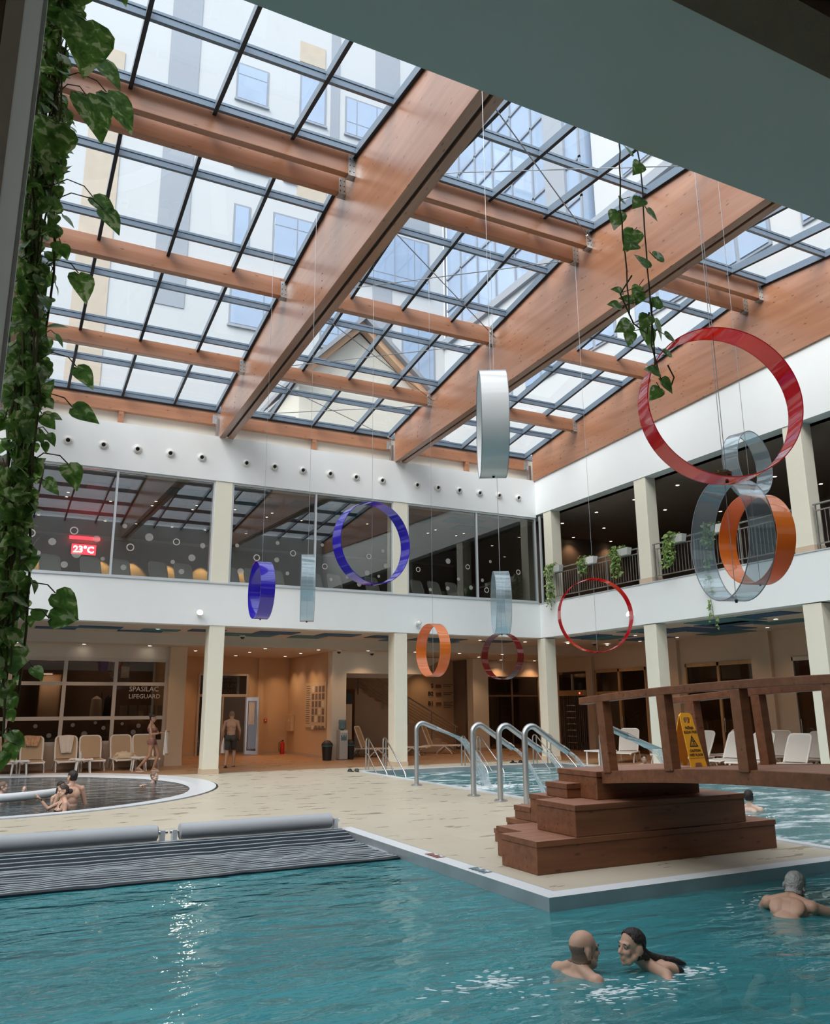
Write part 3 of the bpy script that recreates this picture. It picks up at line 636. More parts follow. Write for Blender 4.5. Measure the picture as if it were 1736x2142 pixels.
for k in range(10): gm.box(20.38, 20.449, 24.2, 36, 21 + 1.9 * k, 21.12 + 1.9 * k)
for k in range(8): gm.box(20.38, 20.449, 24.2 + 1.7 * k, 24.3 + 1.7 * k, 21, 40)
gm.build('glazing_bars', 'hotel_frame', Wg)
for k in range(7):
    y = 8 + 3.6 * k
    f = MB().box(20.13, 20.199, y, y + 2.5, 15.6, 18.6).build('window', 'hotel_frame', Wg)
    for a in (0, 1.25): MB().box(20.09, 20.129, y + .08 + a, y + 1.17 + a, 15.7, 18.5).build('pane', 'hotel_glass', f)
MB().box(20.0, 20.4, 4, 36, 20.7, 21.1).build('cornice', 'hotel_grey', Wg)
for k in range(4):
    y = 6 + 4.4 * k; f = MB().box(20.83, 20.899, y, y + 3, 22.6, 27).build('window', 'hotel_frame', Wg)
    MB().box(20.8, 20.829, y + .1, y + 2.9, 22.7, 26.9).build('pane', 'hotel_glass', f)
G = thing('gable_house', 'low white gabled house with grey roof just behind the skylight', 'building', (0, 0, 0))
ap, le, re = (12.5, 17.6), (9.6, 14.6), (16.4, 14.2)
MB().prism([(9.9, 8.95), (16.1, 8.95), (16.1, 14.2), (12.5, 17.2), (9.9, 14.7)], 'y', 29.6, 34).build('wall', 'hotel_cream', G)
for a, b in ((le, ap), (ap, re)):
    MB().prism([(a[0], a[1]), (b[0], b[1]), (b[0], b[1] + .22), (a[0], a[1] + .22)], 'y', 28.9, 34.4).build('roof', 'hotel_roof', G)
    MB().prism([(a[0], a[1] - .32), (b[0], b[1] - .32), (b[0], b[1] - .01), (a[0], a[1] - .01)], 'y', 29.2, 29.58).build('eaves_board', 'hotel_orange', G)
R = thing('roof_railing', 'thin metal railing on the flat roof outside the left glass', 'railing', (0, 0, 0))
MB().tube([(-6, 30, 13.15), (17, 30, 13.15)], .04, 6).build('handrail', 'hotel_frame', R)
for k in range(14): MB().tube([(-5.5 + 1.65 * k, 30, 8.95), (-5.5 + 1.65 * k, 30, 13.15)], .03, 6).build('post', 'hotel_frame', R)
MB().tube([(-6, 30, 12.75), (17, 30, 12.75)], .02, 6).build('lower_rail', 'hotel_frame', R)
# ================================================================ UPPER WINDOWS (back)
SOLID = [(1.11, 6.16, .098), (2.22, 6.33, .091), (1.74, 5.89, .126), (1.46, 5.56, .089), (2.93, 6.76, .065), (3.61, 6.5, .112), (5.12, 6.38, .077), (4.83, 6.0, .1), (4.3, 5.84, .061), (2.98, 5.59, .078), (4.56, 5.58, .076), (7.37, 6.65, .06), (7.36, 6.13, .075), (6.13, 6.47, .059), (6.27, 5.7, .098), (.8, 5.83, .062), (2.42, 5.79, .054),
  (7.71, 5.74, .058), (8.81, 6.71, .054), (10.89, 6.68, .056), (10.99, 6.2, .074), (10.34, 5.93, .086), (10.07, 5.55, .073), (10.75, 5.85, .049), (9.12, 5.65, .054), (9.66, 5.75, .054), (13.3, 6.53, .091), (13.69, 5.95, .058), (13.27, 5.61, .071), (14.63, 5.97, .059), (14.97, 6.64, .053), (14.17, 5.69, .072), (12.61, 5.53, .057)]
HOLLOW = [(1.63, 6.51, .108), (.58, 6.35, .106), (3.12, 6.17, .106), (4.37, 6.43, .1), (6.74, 6.15, .099), (7.87, 6.37, .094), (8.91, 6.04, .09), (10.4, 6.47, .086), (12.17, 6.17, .082), (14.06, 6.39, .085), (14.79, 5.64, .092), (16.11, 6.35, .088)]
def glazed(name, xs, y, z0, z1, frame_m, glass_m, w=.05, d=.08, trans=(), sill=None):
    """framed glazing in the plane y: mullions at xs, transoms at trans; every pane its own part"""
    f = bpy.data.objects.new(name, None); COL.objects.link(f); f['kind'] = 'structure'
    mb = MB()
    for x in xs: mb.box(x - w / 2, x + w / 2, y - d / 2, y + d / 2, z0, z1)
    zs = [z0] + list(trans) + [z1]
    for k, z in enumerate(zs):
        a = z if k == 0 else (z - w if k == len(zs) - 1 else z - w / 2)
        mb.box(xs[0], xs[-1], y - d / 2 + .004, y + d / 2 - .004, a, a + w)
    mb.build('frame', frame_m, f)
    for a, b in zip(xs, xs[1:]):
        for c, e in zip(zs, zs[1:]):
            MB().box(a + w / 2, b - w / 2, y - .006, y + .006, c + w * .5, e - w * .5).build('pane', glass_m, f)
    return f
for k, xs in enumerate(([-12, -9, -6.1, -3.4, -.68], [-.12, 2.64, 5.37], [5.93, 8.57, 11.22], [11.78, 14.43, 16.88])):
    f = glazed('window_%d' % (11 + k), xs, YB + .1, 5.31, 8.36, 'frame_grey', 'window_glass', .06, .1)
    for x, z, r in SOLID:
        if xs[0] < x < xs[-1]: MB().lathe([(0, -.002), (r, -.002), (r, .002), (0, .002)], 24, (x, YB + .090, z), Matrix.Rotation(pi / 2, 4, 'X')).build('decal', 'speckle_decal', f)
    for x, z, r in HOLLOW:
        if xs[0] < x < xs[-1]: MB().lathe([(r * .74, -.002), (r, -.002), (r, .002), (r * .74, .002), (r * .74, -.002)], 28, (x, YB + .090, z), Matrix.Rotation(pi / 2, 4, 'X')).build('decal', 'letter_white', f)
glazed('window_15', [16.98, 17.28], YB - .1, 5.28, 8.4, 'frame_grey', 'window_glass')

# air nozzles along the upper back wall
for k, x in enumerate([1.25, 2.18, 3.1, 4.02, 4.93, 6.28, 7.16, 8.08, 8.99, 9.88, 10.81, 12.1, 12.89, 13.72, 14.54, 15.34, 16.15]):
    t = thing('air_nozzle', 'round white air nozzle in the upper back wall, %s to the right of the vine' % ORD[k], 'vent', (x, YB, 9.02), 0, 'air nozzles in a row')
    M = Matrix.Rotation(pi / 2, 4, 'X')
    MB().lathe([(.14, .0), (.14, .012), (.105, .02)], 28, M=M).build('flange', 'nozzle_white', t)
    MB().lathe([(.105, .01), (.105, .05), (.085, .075), (.062, .08), (.055, .06), (.055, .012)], 28, M=M @ Matrix.Rotation(radians(14), 4, 'X')).build('barrel', 'nozzle_white', t)
    MB().disc((0, 0, 0), .056, n=20).build('bore', 'bolt_black', t).matrix_local = M @ Matrix.Rotation(radians(14), 4, 'X') @ Matrix.Translation((0, 0, .03))
# wall spot lamps on the lower band
def wall_lamp(loc, lit, label, face):
    t = thing('wall_spot', label, 'lamp', loc, face, 'round wall spots on the white bands')
    MB().lathe([(.045, 0), (.045, .05), (.03, .06), (.03, .09)], 16, M=Matrix.Rotation(pi / 2, 4, 'X')).build('bracket', 'nozzle_white', t)
    M = Matrix.Translation((0, -.12, .03)) @ Matrix.Rotation(radians(70), 4, 'X')
    MB().lathe([(.0, -.09), (.06, -.08), (.085, 0), (.085, .06)], 20, M=M).build('housing', 'nozzle_white', t)
    MB().sphere((0, 0, .05), (.078, .078, .03)).build('lens', 'lamp_warm' if lit else 'nozzle_white', t).matrix_local = M
    if lit:
        l = lamp('SPOT', 'spot_light', Vector(loc) + Matrix.Rotation(face, 3, 'Z') @ Vector((0, -.26, .06)), 40, (1, .85, .65), .06, (radians(-65), 0, face)); l.data.spot_size = radians(120)
wall_lamp((5.09, YB, 4.36), True, 'lit round wall spot on the white band above the left ground-floor column', 0)
wall_lamp((12.06, YB, 4.36), False, 'unlit white wall spot beside the orange hoop on the back band', 0)
wall_lamp((XR, 18.9, 4.38), True, 'lit wall spot seen through the thin red hoop', -pi / 2)

# ================================================================ CEILING LIGHTS
def downlights(pts, z, what, cat, mname, r=.055):
    proto = None
    for k, (x, y) in enumerate(pts):
        lab = 'recessed light in the %s, %s from the left' % (what, ORD[k] if k < 20 else 'last')
        if not proto:
            t = thing('downlight', lab, 'ceiling light', (x, y, z), 0, cat)
            MB().lathe([(r + .025, -.001), (r + .02, -.012), (r, -.012), (r, -.002)], 18).build('trim_ring', 'nozzle_white', t)
            MB().lathe([(0, -.004), (r * .98, -.004), (r * .98, -.002)], 18).build('lens', mname, t); proto = t
        else: dup(proto, (x, y, z), 0, lab, cat)
def lights(pts, z, e, col=(1, .60, .33), ang=110, size=.07):
    for x, y in pts: lamp('SPOT', 'downlight_beam', (x, y, z - .03), e, col, size, (0, 0, 0), radians(ang), .7)
LA = [(.45, 25.4), (2.39, 25.6), (4.32, 25.5), (8.11, 25.4), (9.99, 25.4), (11.95, 25.4), (13.75, 25.4), (15.52, 25.4), (17.46, 25.4)]
LB = [(.6, 28 - .25), (2.5, 27.75), (4.48, 27.75), (6.35, 29.58), (8.29, 27.65), (8.31, 29.63), (8.35, 31.71), (10.2, 29.47), (10.26, 31.49), (10.18, 27.54), (12.0, 27.35), (13.89, 27.35), (15.76, 27.3), (17.67, 27.3), (17.71, 29.1), (19.74, 30.6), (21.5, 30.6)]
LR = [(19.07, 23.15), (19.1, 24.99), (21.03, 25.07), (19.03, 21.23), (20.9, 23.1), (19.01, 19.34), (20.93, 21.28), (19.04, 17.48), (20.93, 19.39), (19.04, 15.62), (20.91, 17.49)]
LG = [(18.51, 18.28), (18.54, 20.29), (18.57, 22.28), (18.56, 24.26), (20.57, 26.2), (20.53, 24.25), (22.5, 26.2), (20.52, 20.95), (22.48, 20.28), (20.45, 16.27), (22.46, 16.23)]
LU = [(1.57, 26.75), (1.57, 27.36), (2.89, 27.37), (4.21, 26.76), (4.2, 27.41), (5.51, 26.74), (5.52, 27.4), (6.81, 26.79), (8.09, 26.74), (8.1, 27.41), (9.39, 27.42), (11.74, 26.91), (13.1, 27.3), (14.5, 26.75), (14.51, 27.41), (15.79, 26.85), (15.74, 27.35)]
downlights(LA, 4.1, 'blue-panelled back hall ceiling', 'front row of hall ceiling lights', 'lamp_white')
downlights(LB, 3.76, 'low rear hall ceiling', 'rear hall ceiling lights', 'lamp_white')
downlights(LR, 4.06, 'right hall ceiling', 'right hall ceiling lights', 'lamp_white')
downlights(LG, 8.46, 'dark ceiling over the right balcony', 'balcony ceiling lights', 'lamp_warm')
downlights(LU, 8.32, 'room ceiling behind the upper glass', 'upper room ceiling lights', 'lamp_room', .04)
lights(LA, 4.1, 16); lights([p for p in LB if p[0] > 6], 3.76, 44); lights([(.6, 27.0), (2.5, 27.0), (4.4, 27.0)], 3.76, 30)
lights([(9.0, 32.4), (10.4, 32.3), (10.4, 30.2), (6.3, 32.3), (16.6, 31.6), (13.2, 31.4), (20.3, 33), (22.9, 25.5), (22.9, 21)], 3.76, 34, (1, .60, .30), 95)
lights([LR[i] for i in (0, 2, 4, 6, 8, 10)], 4.06, 24); lights(LG[::2], 8.46, 20)
# ceiling colour panels (flush boards)
def boards(rects, z, seedlab, group):
    for k, (x0, x1, y0, y1, m) in enumerate(rects):
        o = MB().box(-(x1 - x0) / 2, (x1 - x0) / 2, -(y1 - y0) / 2, (y1 - y0) / 2, -.02, -.001).build('ceiling_panel', m, None, ((x0 + x1) / 2, (y0 + y1) / 2, z))
        tag(o, '%s ceiling panel %s, %s from the left' % ('dark blue' if m == 'blue_panel' else 'teal', seedlab, ORD[k]), 'ceiling panel', group)
boards([(1.0, 2.1, 25.95, 26.55, 'blue_panel'), (2.1, 3.3, 25.25, 25.6, 'blue_panel'), (1.35, 3.3, 25.62, 25.94, 'teal_panel'), (3.3, 4.6, 26.2, 26.6, 'blue_panel'), (3.9, 5.0, 25.5, 26.1, 'teal_panel'), (5.25, 6.3, 25.1, 25.8, 'blue_panel'), (6.4, 8.2, 25.9, 26.9, 'teal_panel'), (7.3, 8.6, 24.9, 25.8, 'blue_panel'), (8.8, 9.9, 25.9, 26.9, 'teal_panel'),
        (9.4, 10.7, 24.9, 25.8, 'blue_panel'), (11.2, 12.1, 25.0, 25.9, 'blue_panel'), (13.0, 14.9, 25.2, 26.3, 'blue_panel'), (14.2, 15.2, 26.3, 26.9, 'teal_panel'), (15.9, 17.0, 25.2, 26.0, 'blue_panel'), (12.2, 13.0, 26.1, 26.9, 'teal_panel')], 4.1, 'in the back hall', 'colour panels, back hall ceiling')
boards([(17.5, 18.3, 14.2, 15.6, 'blue_panel'), (17.5, 18.8, 15.7, 17.5, 'teal_panel'), (18.4, 19.4, 16.2, 18.0, 'blue_panel'), (19.5, 20.3, 15.2, 16.8, 'teal_panel'), (17.6, 18.3, 18.9, 20.5, 'teal_panel'), (18.4, 19.4, 18.3, 20.4, 'blue_panel'), (19.5, 20.6, 17.6, 19.4, 'blue_panel'), (20.7, 21.5, 18.4, 20.2, 'teal_panel'), (17.5, 18.2, 21.4, 23.0, 'blue_panel'), (18.3, 19.3, 21.6, 23.2, 'teal_panel'), (19.8, 20.8, 21.2, 23.0, 'blue_panel')], 4.06, 'in the right hall', 'colour panels, right hall ceiling')
boards([(2.0, 3.2, 25.2, 26.1, 'teal_panel'), (4.3, 5.6, 24.8, 25.7, 'teal_panel'), (6.6, 8.0, 25.2, 26.2, 'teal_panel'), (8.2, 9.6, 24.7, 25.6, 'teal_panel'), (10.0, 11.2, 25.4, 26.3, 'teal_panel'), (12.0, 13.6, 24.9, 25.9, 'teal_panel'), (14.0, 15.4, 24.6, 25.4, 'teal_panel'), (14.9, 16.3, 25.6, 26.4, 'teal_panel')], 8.32, 'in the upper room', 'colour panels, upper room ceiling')

# ================================================================ HALL: OFFICE GLAZING
OX = [-6.2, -4.0, -2.5, -.98, .52, 2.05, 3.54, 5.12]
f = glazed('window_16', OX, 28.05, .70, 3.36, 'frame_beige', 'office_glass', .11, .12, (1.5, 2.55))
for k, (x, z, r) in enumerate([(1.1, .95, .05), (1.35, 1.28, .06), (1.75, 1.0, .07), (2.4, 1.3, .06), (2.75, 1.02, .09), (3.05, 1.36, .05), (3.3, 1.2, .06), (3.85, 1.32, .05), (4.35, 1.25, .07), (4.2, 1.05, .08), (.2, 1.3, .06), (.0, .95, .08)]):
    MB().lathe([(0, -.002), (r, -.002), (r, .002), (0, .002)], 18, (x, 28.035, z), Matrix.Rotation(pi / 2, 4, 'X')).build('decal', 'ink_grey', f)
RX = Matrix.Rotation(pi / 2, 4, 'X')
text_mesh('SPASILAC', .22, 'letter_white', 'lettering', f, Matrix.Translation((3.98, 28.035, 2.32)) @ RX)
text_mesh('LIFEGUARD', .19, 'letter_white', 'lettering', f, Matrix.Translation((3.98, 28.035, 2.10)) @ RX)
SB('wall_office_screen', 'beige_wall', (-6, 5.1, 28.4, 28.5, .7, 1.42))
for k in range(5):
    o = MB().box(-.115, .115, -.004, .004, -.15, .15).build('notice_sheet', 'paper', None, (3.86 + .29 * k, 28.062, 1.73))
    tag(o, 'white notice sheet behind the office glass, %s of the row from the left' % ORD[k], 'notice', 'row of five white notice sheets')
o = MB().box(-.14, .14, -.004, .004, -.2, .2).build('notice_sheet', 'paper', None, (4.25, 31.18, 3.05)); tag(o, 'pale sheet on the rear wall inside the office, above the lifeguard lettering', 'notice')
t = thing('cabinet', 'warm-lit tall cabinet inside the office, left window column', 'cabinet', (1.78, 30.4, 0)); MB().box(-.32, .32, -.25, .25, .0, 2.9).build('body', 'tan_wood', t); MB().box(-.29, .29, -.27, -.251, 1.3, 2.85).build('door', 'beige_wall', t)
t = thing('coat_rack', 'dark coat and white gown hanging inside the office near the pillar', 'coat', (3.35, 29.6, 0)); MB().tube([(0, 0, 0), (0, 0, 2.3)], .02).build('pole', 'black_plastic', t)
MB().lathe([(.02, 2.2), (.16, 2.1), (.19, 1.6), (.22, 1.1), (.05, 1.08)], 14, (-.15, 0, 0)).build('gown', 'towel_white', t); MB().lathe([(.02, 2.25), (.14, 2.1), (.17, 1.6), (.19, 1.15), (.05, 1.12)], 14, (.25, 0, 0)).build('coat', 'black_plastic', t)
t = thing('tube_lamp', 'short glowing tube lamp inside the office window', 'lamp', (1.6, 31.15, 2.95)); MB().tube([(-.28, 0, 0), (.28, 0, 0)], .02).build('tube', 'tube_white', t); MB().box(-.3, .3, -.03, .03, .03, .06).build('housing', 'nozzle_white', t)
lamp('POINT', 'office_lamp', (1.7, 29.6, 2.7), 14, (1, .7, .45), .1); lamp('POINT', 'office_lamp', (3.6, 29.4, 2.9), 12, (1, .7, .45), .1)

# ================================================================ HALL: SALT ROOM DOOR, SIGNS, EQUIPMENT
f = bpy.data.objects.new('door_1', None); COL.objects.link(f); f['kind'] = 'structure'
mb = MB(); mb.box(7.25, 7.33, 32.94, 33.06, 0, 3.12); mb.box(9.17, 9.25, 32.94, 33.06, 0, 3.12); mb.box(7.33, 9.17, 32.94, 33.06, 3.04, 3.12); mb.box(7.33, 9.17, 32.94, 33.06, 2.22, 2.32); mb.box(8.22, 8.28, 32.95, 33.05, 0, 2.22); mb.build('frame', 'frame_beige', f)
MB().box(7.33, 9.17, 32.99, 33.01, 2.32, 3.04).build('pane', 'door_glass', f); MB().box(7.33, 8.22, 32.99, 33.01, .02, 2.22).build('pane', 'door_glass', f)
text_mesh('N,E,', .27, 'ink_black', 'lettering', f, Matrix.Translation((8.38, 32.97, 2.80)) @ RX); text_mesh('RIJUM', .25, 'ink_black', 'lettering', f, Matrix.Translation((8.12, 32.97, 2.58)) @ RX); text_mesh('SOBA', .22, 'ink_black', 'lettering', f, Matrix.Translation((8.24, 32.97, 2.36)) @ RX)
lf = bpy.data.objects.new('door_2', None); COL.objects.link(lf); lf['kind'] = 'structure'; lf.location = (9.2, 32.9, 0); lf.rotation_euler = (0, 0, radians(-74))
mb = MB(); mb.box(0, .12, -.025, .025, .02, 2.2); mb.box(.78, .9, -.025, .025, .02, 2.2); mb.box(.12, .78, -.025, .025, .02, .16); mb.box(.12, .78, -.025, .025, 2.06, 2.2); mb.build('frame', 'frame_grey', lf)
MB().box(.12, .78, -.006, .006, .16, 2.06).build('pane', 'door_glass', lf); MB().tube([(.84, -.07, .75), (.84, -.07, 1.5)], .018).build('handle', 'steel', lf)
MB().box(.16, .6, -.012, -.008, 1.15, 2.0).build('poster', 'paper', lf)
SB('wall_salt_room', 'dark_wall', (7, 10.8, 35, 35.2, 0, 3.8))
t = thing('alarm_button', 'small red call point on the recess wall right of the door', 'alarm', (10.0, 33, 1.3)); MB().box(-.06, .06, -.04, 0, -.06, .06).build('housing', 'red_paint', t); MB().box(-.03, .03, -.045, -.041, -.03, .03).build('button', 'paper', t)
t = thing('hose_cabinet', 'pale hydrant cabinet on the recess wall above the extinguisher', 'cabinet', (10.94, 32.5, 1.2), -pi / 2); bevel(MB().box(-.3, .3, -.12, 0, -.32, .32).build('body', 'poster_board', t)); MB().box(-.03, .03, -.135, -.121, .05, .12).build('handle', 'nozzle_white', t); MB().box(-.28, .28, -.124, -.1205, -.30, .30).build('door', 'warm_wall', t)
t = thing('fire_extinguisher', 'red fire extinguisher standing in the corner of the recess', 'fire extinguisher', (10.6, 32.55, 0)); MB().lathe([(0, .0), (.085, .0), (.09, .03), (.09, .40), (.05, .46), (.03, .48), (.0, .48)], 20).build('cylinder', 'red_paint', t)
MB().box(-.02, .02, -.09, .02, .49, .54).build('valve', 'black_plastic', t); MB().tube([(-.03, 0, .5), (-.14, 0, .45), (-.15, -.02, .2), (-.12, -.02, .08)], .014).build('hose', 'black_plastic', t)
t = thing('notice_board', 'large framed board with rows of photographs on the recess side wall', 'notice board', (10.94, 29.75, 1.88), -pi / 2)
MB().box(-1.1, 1.1, -.02, 0, -.82, .82).build('board', 'poster_board', t)
for c in range(4):
    for r in range(6): MB().box(-.38 + .36 * c, -.38 + .36 * c + .24, -.026, -.0205, .46 - .27 * r, .46 - .27 * r + (.22 if r < 5 else .14)).build('photo', 'poster_photo' if (c + r) % 5 else 'paper', t)
for k in range(18): MB().box(-1.02, -.62 + .05 * sin(k * 2.3), -.025, -.0205, .68 - .08 * k, .70 - .08 * k).build('text_line', 'ink_grey', t)
t = thing('water_dispenser', 'steel water dispenser with blue bottle beside the pale pier', 'water dispenser', (11.17, 27.66, 0))
bevel(MB().box(-.155, .155, -.16, .16, .02, 1.0).build('body', 'galvanised', t), .015); MB().box(-.15, .15, -.15, .15, .001, .02).build('base', 'black_plastic', t)
MB().lathe([(0, .99), (.06, .99), (.06, 1.02), (.13, 1.05), (.135, 1.08), (.125, 1.2), (.135, 1.22), (.135, 1.33), (.11, 1.36), (0, 1.36)], 20).build('bottle', 'bottle_blue', t)
MB().box(-.1, .1, -.17, -.161, .66, .84).build('tap_recess', 'bottle_blue', t); MB().box(-.13, .13, -.168, -.161, .92, .985).build('control_panel', 'paper', t)
for a in (-.05, .05): MB().tube([(a, -.17, .83), (a, -.19, .8)], .012).build('tap', 'white_plastic', t)
MB().tube([(.17, 0, .55), (.17, 0, .98), (.2, 0, 1.0)], .03).build('cup_holder', 'white_plastic', t)
def bin_(name, loc, label, lid=True):
    t = thing(name, label, 'bin', loc, 0, 'dark waste bins by the water dispenser'); MB().lathe([(0, 0), (.15, 0), (.19, .5), (.175, .5), (.14, .03), (0, .03)], 22).build('bucket', 'black_plastic', t)
    MB().lathe([(.195, .49), (.20, .52), (.19, .56), (.1, .66), (0, .68)], 22, M=Matrix.Shear('XZ', 4, (.0, .0))).build('lid', 'black_plastic', t); MB().lathe([(.197, .47), (.2, .485), (.197, .5)], 22).build('liner', 'teal_panel', t)
bin_('waste_bin', (10.64, 27.72, 0), 'black swing-lid bin left of the water dispenser'); bin_('waste_bin', (11.55, 27.9, 0), 'black bin half hidden behind the water dispenser')
t = thing('vending_machine', 'pale tall cabinet in the dark opening behind the water dispenser', 'cabinet', (11.75, 29.2, 0)); MB().box(-.3, .3, -.3, .3, 0, 1.9).build('body', 'room_wall', t); MB().box(-.3, .3, -.3, .3, 1.9, 2.3).build('top_panel', 'black_plastic', t)
t = thing('garden_hose', 'coiled orange hose on the wall just right of the office pillar', 'hose', (5.9, 32.9, 0)); MB().tube([(.35 * cos(a / 8 * pi) + .1, -.08, .55 + .35 * sin(a / 8 * pi)) for a in range(-2, 9)], .03).build('coil', 'orange_hose', t)
o = bevel(MB().box(-.28, .28, -.04, 0, -.15, .15).build('wall_box', 'poster_board', None, (5.64, 29.9, 1.4)), .01); o.rotation_euler = (0, 0, pi / 2); tag(o, 'small beige box on the wall behind the office pillar', 'box')
for k, (x, y, z, s) in enumerate([(7.2, 26.6, 4.1, 'beside the left column'), (10.9, 27.4, 3.76, 'above the notice board wall'), (12.4, 27.9, 3.76, 'above the stair opening'), (19.7, 24.2, 4.06, 'in the right hall near the gate'), (17.6, 24.6, 4.1, 'right of the corner column')]):
    t = thing('dome_camera', 'dark dome camera on the ceiling ' + s, 'security camera', (x, y, z), 0, 'ceiling dome cameras'); MB().lathe([(.09, -.001), (.09, -.05), (.075, -.06)], 18).build('base', 'nozzle_white', t); MB().lathe([(.075, -.055), (.06, -.1), (.03, -.13), (0, -.135)], 18).build('dome', 'black_plastic', t)

# ================================================================ HALL: STAIRS, DIRECTORY, GLASS DOORS
t = thing('staircase', 'stair flight rising to the left behind the second column, with dark railing', 'staircase', (0, 0, 0))
N = 15; x0, x1, h = 17.5, 13.0, 2.5
for k in range(N):
    xa = x0 - (x0 - x1) * (k + 1) / N; xb = x0 - (x0 - x1) * k / N
    MB().box(xa, xb, 30.9, 32.29, 0, h * (k + 1) / N).build('step', 'beige_wall', t)
rl = MB(); rl.tube([(17.6, 30.8, .95), (13.0, 30.8, 3.4)], .03).build('handrail', 'rail_metal', t)
for k in range(6): MB().tube([(17.6, 30.8, .18 + .12 * k), (13.0, 30.8, 2.62 + .12 * k)], .012).build('rail_bar', 'rail_metal', t)
for k in range(5): x = 17.5 - 1.1 * k; MB().tube([(x, 30.8, (17.5 - x) * .545 - .12), (x, 30.8, (17.5 - x) * .545 + .98)], .025).build('post', 'rail_metal', t)
SB('ceiling_stair', 'dark_ceiling', (11.5, 14.4, 28.4, 32.2, 3.70, 3.755))
mb = MB(); mb.prism([(11.5, 3.74), (16.6, 3.74), (14.9, 2.9), (11.5, 2.9)], 'y', 30.0, 30.3); struct('wall_stair_slope', mb, 'cream_wall')
sg = thing('floor_directory', 'dark floor directory lettering on the warm stair wall', 'sign', (17.5, 32.28, 2.0))
for s, z in (('S', .60), ('B2', .26), ('B1', -.15)):
    text_mesh(s, .25, 'ink_black', 'lettering', sg, Matrix.Translation((-.22, -.01, z)) @ RX, align='RIGHT', bold=.006)
    MB().box(-.1, .17, -.012, -.002, z - .01, z + .13).build('pictogram', 'ink_red', sg)
    for k in range(2 if z > -.1 else 4): MB().box(.28, .75 - .1 * (k % 2), -.012, -.002, z + .11 - .075 * k, z + .14 - .075 * k).build('text_line', 'ink_grey', sg)
f = glazed('door_3', [18.8, 20.6, 22.0], 31.15, .02, 3.05, 'frame_dark', 'door_glass', .07, .1, (2.24,))
for k in range(6): MB().box(18.9 + .5 * k, 19.0 + .5 * k, 33.5, 33.6, 0, 2.3).build('inner_post', 'frame_dark', f)
t = thing('pendant_lamp', 'small glowing pendant behind the glass doors', 'lamp', (20.3, 33.2, 2.62)); MB().lathe([(0, .1), (.1, .06), (.14, -.04), (0, -.04)], 16).build('shade', 'lamp_warm', t); MB().tube([(0, 0, .1), (0, 0, 1.14)], .008, 6).build('cord', 'black_plastic', t)
for k, x in enumerate((20.1, 21.2)):
    t = thing('drape', 'warm-lit folded drape behind the glass doors, %s one' % ('left' if k == 0 else 'right'), 'curtain', (x, 34.6, 0))
    MB().prism([(x2 * .07 - .28, .06 * (x2 % 2)) for x2 in range(9)] + [(.28, .12), (-.28, .12)], 'z', .02, 3.3).build('cloth', 'warm_wall', t)
lights([(20.4, 34.0), (21.3, 34.0)], 3.7, 30, (1, .7, .4), 90)
# gate + dark windows and timber doors of the right hall
def hall_door(n, y0, y1, m, split, wood_panel=None):
    f = bpy.data.objects.new('door_%d' % n, None); COL.objects.link(f); f['kind'] = 'structure'; mb = MB(); x = 22.0
    ys = [y0] + split + [y1]
    for y in ys: mb.box(x - .06, x + .06, y - .05 if y > y0 else y, y + .05 if y < y1 else y, .01, 3.2)
    mb.box(x - .06, x + .06, y0, y1, 3.08, 3.2); mb.box(x - .055, x + .055, y0, y1, 2.24, 2.34); mb.build('frame', m, f)
    for a, b in zip(ys, ys[1:]):
        MB().box(x - .008, x + .008, a + .05, b - .05, 2.34, 3.08).build('pane', 'door_glass', f); MB().box(x - .008, x + .008, a + .05, b - .05, .02, 2.24).build('pane', 'door_glass', f)
        MB().tube([(x - .1, b - .15, .9), (x - .1, b - .15, 1.35)], .015, 8).build('handle', 'steel', f)
    if wood_panel: MB().box(x + .5, x + .56, y0 + wood_panel[0], y0 + wood_panel[1], .01, 3.1).build('inner_panel', 'tan_wood', f)
    return f
hall_door(4, 24.1, 27.05, 'tan_wood', [25.6], (2.0, 2.9)); hall_door(5, 19.05, 22.05, 'tan_wood', [20.55], (.1, 2.9)); hall_door(6, 15.9, 17.6, 'frame_beige', [])
t = thing('security_gate', 'dark barred turnstile gate between corner column and right hall', 'gate', (22.0, 28.6, 0), -pi / 2)
MB().box(-.95, .95, -.06, .06, 2.2, 2.42).build('header', 'tan_wood', t); MB().box(.5, .56, -.075, -.061, 2.27, 2.33).build('status_light', 'status_red', t)
for k in range(15): MB().tube([(-.9 + .128 * k, 0, .02), (-.9 + .128 * k, 0, 2.2)], .025 if k % 2 else .035, 8).build('bar', 'frame_dark', t)
for k in range(7): MB().tube([(-.35, -.1, .3 + .25 * k), (.25, -.1, .3 + .25 * k)], .016, 8).build('turnstile_arm', 'steel_satin', t)
MB().box(-.95, .95, .02, .06, 2.44, 3.1).build('transom_pane', 'door_glass', t); MB().box(-.03, .03, -.05, .05, 2.44, 3.1).build('transom_post', 'frame_beige', t)
lights([(23.3, 20.4), (23.3, 21.4), (23.2, 25.0)], 3.7, 30, (1, .68, .4), 100)

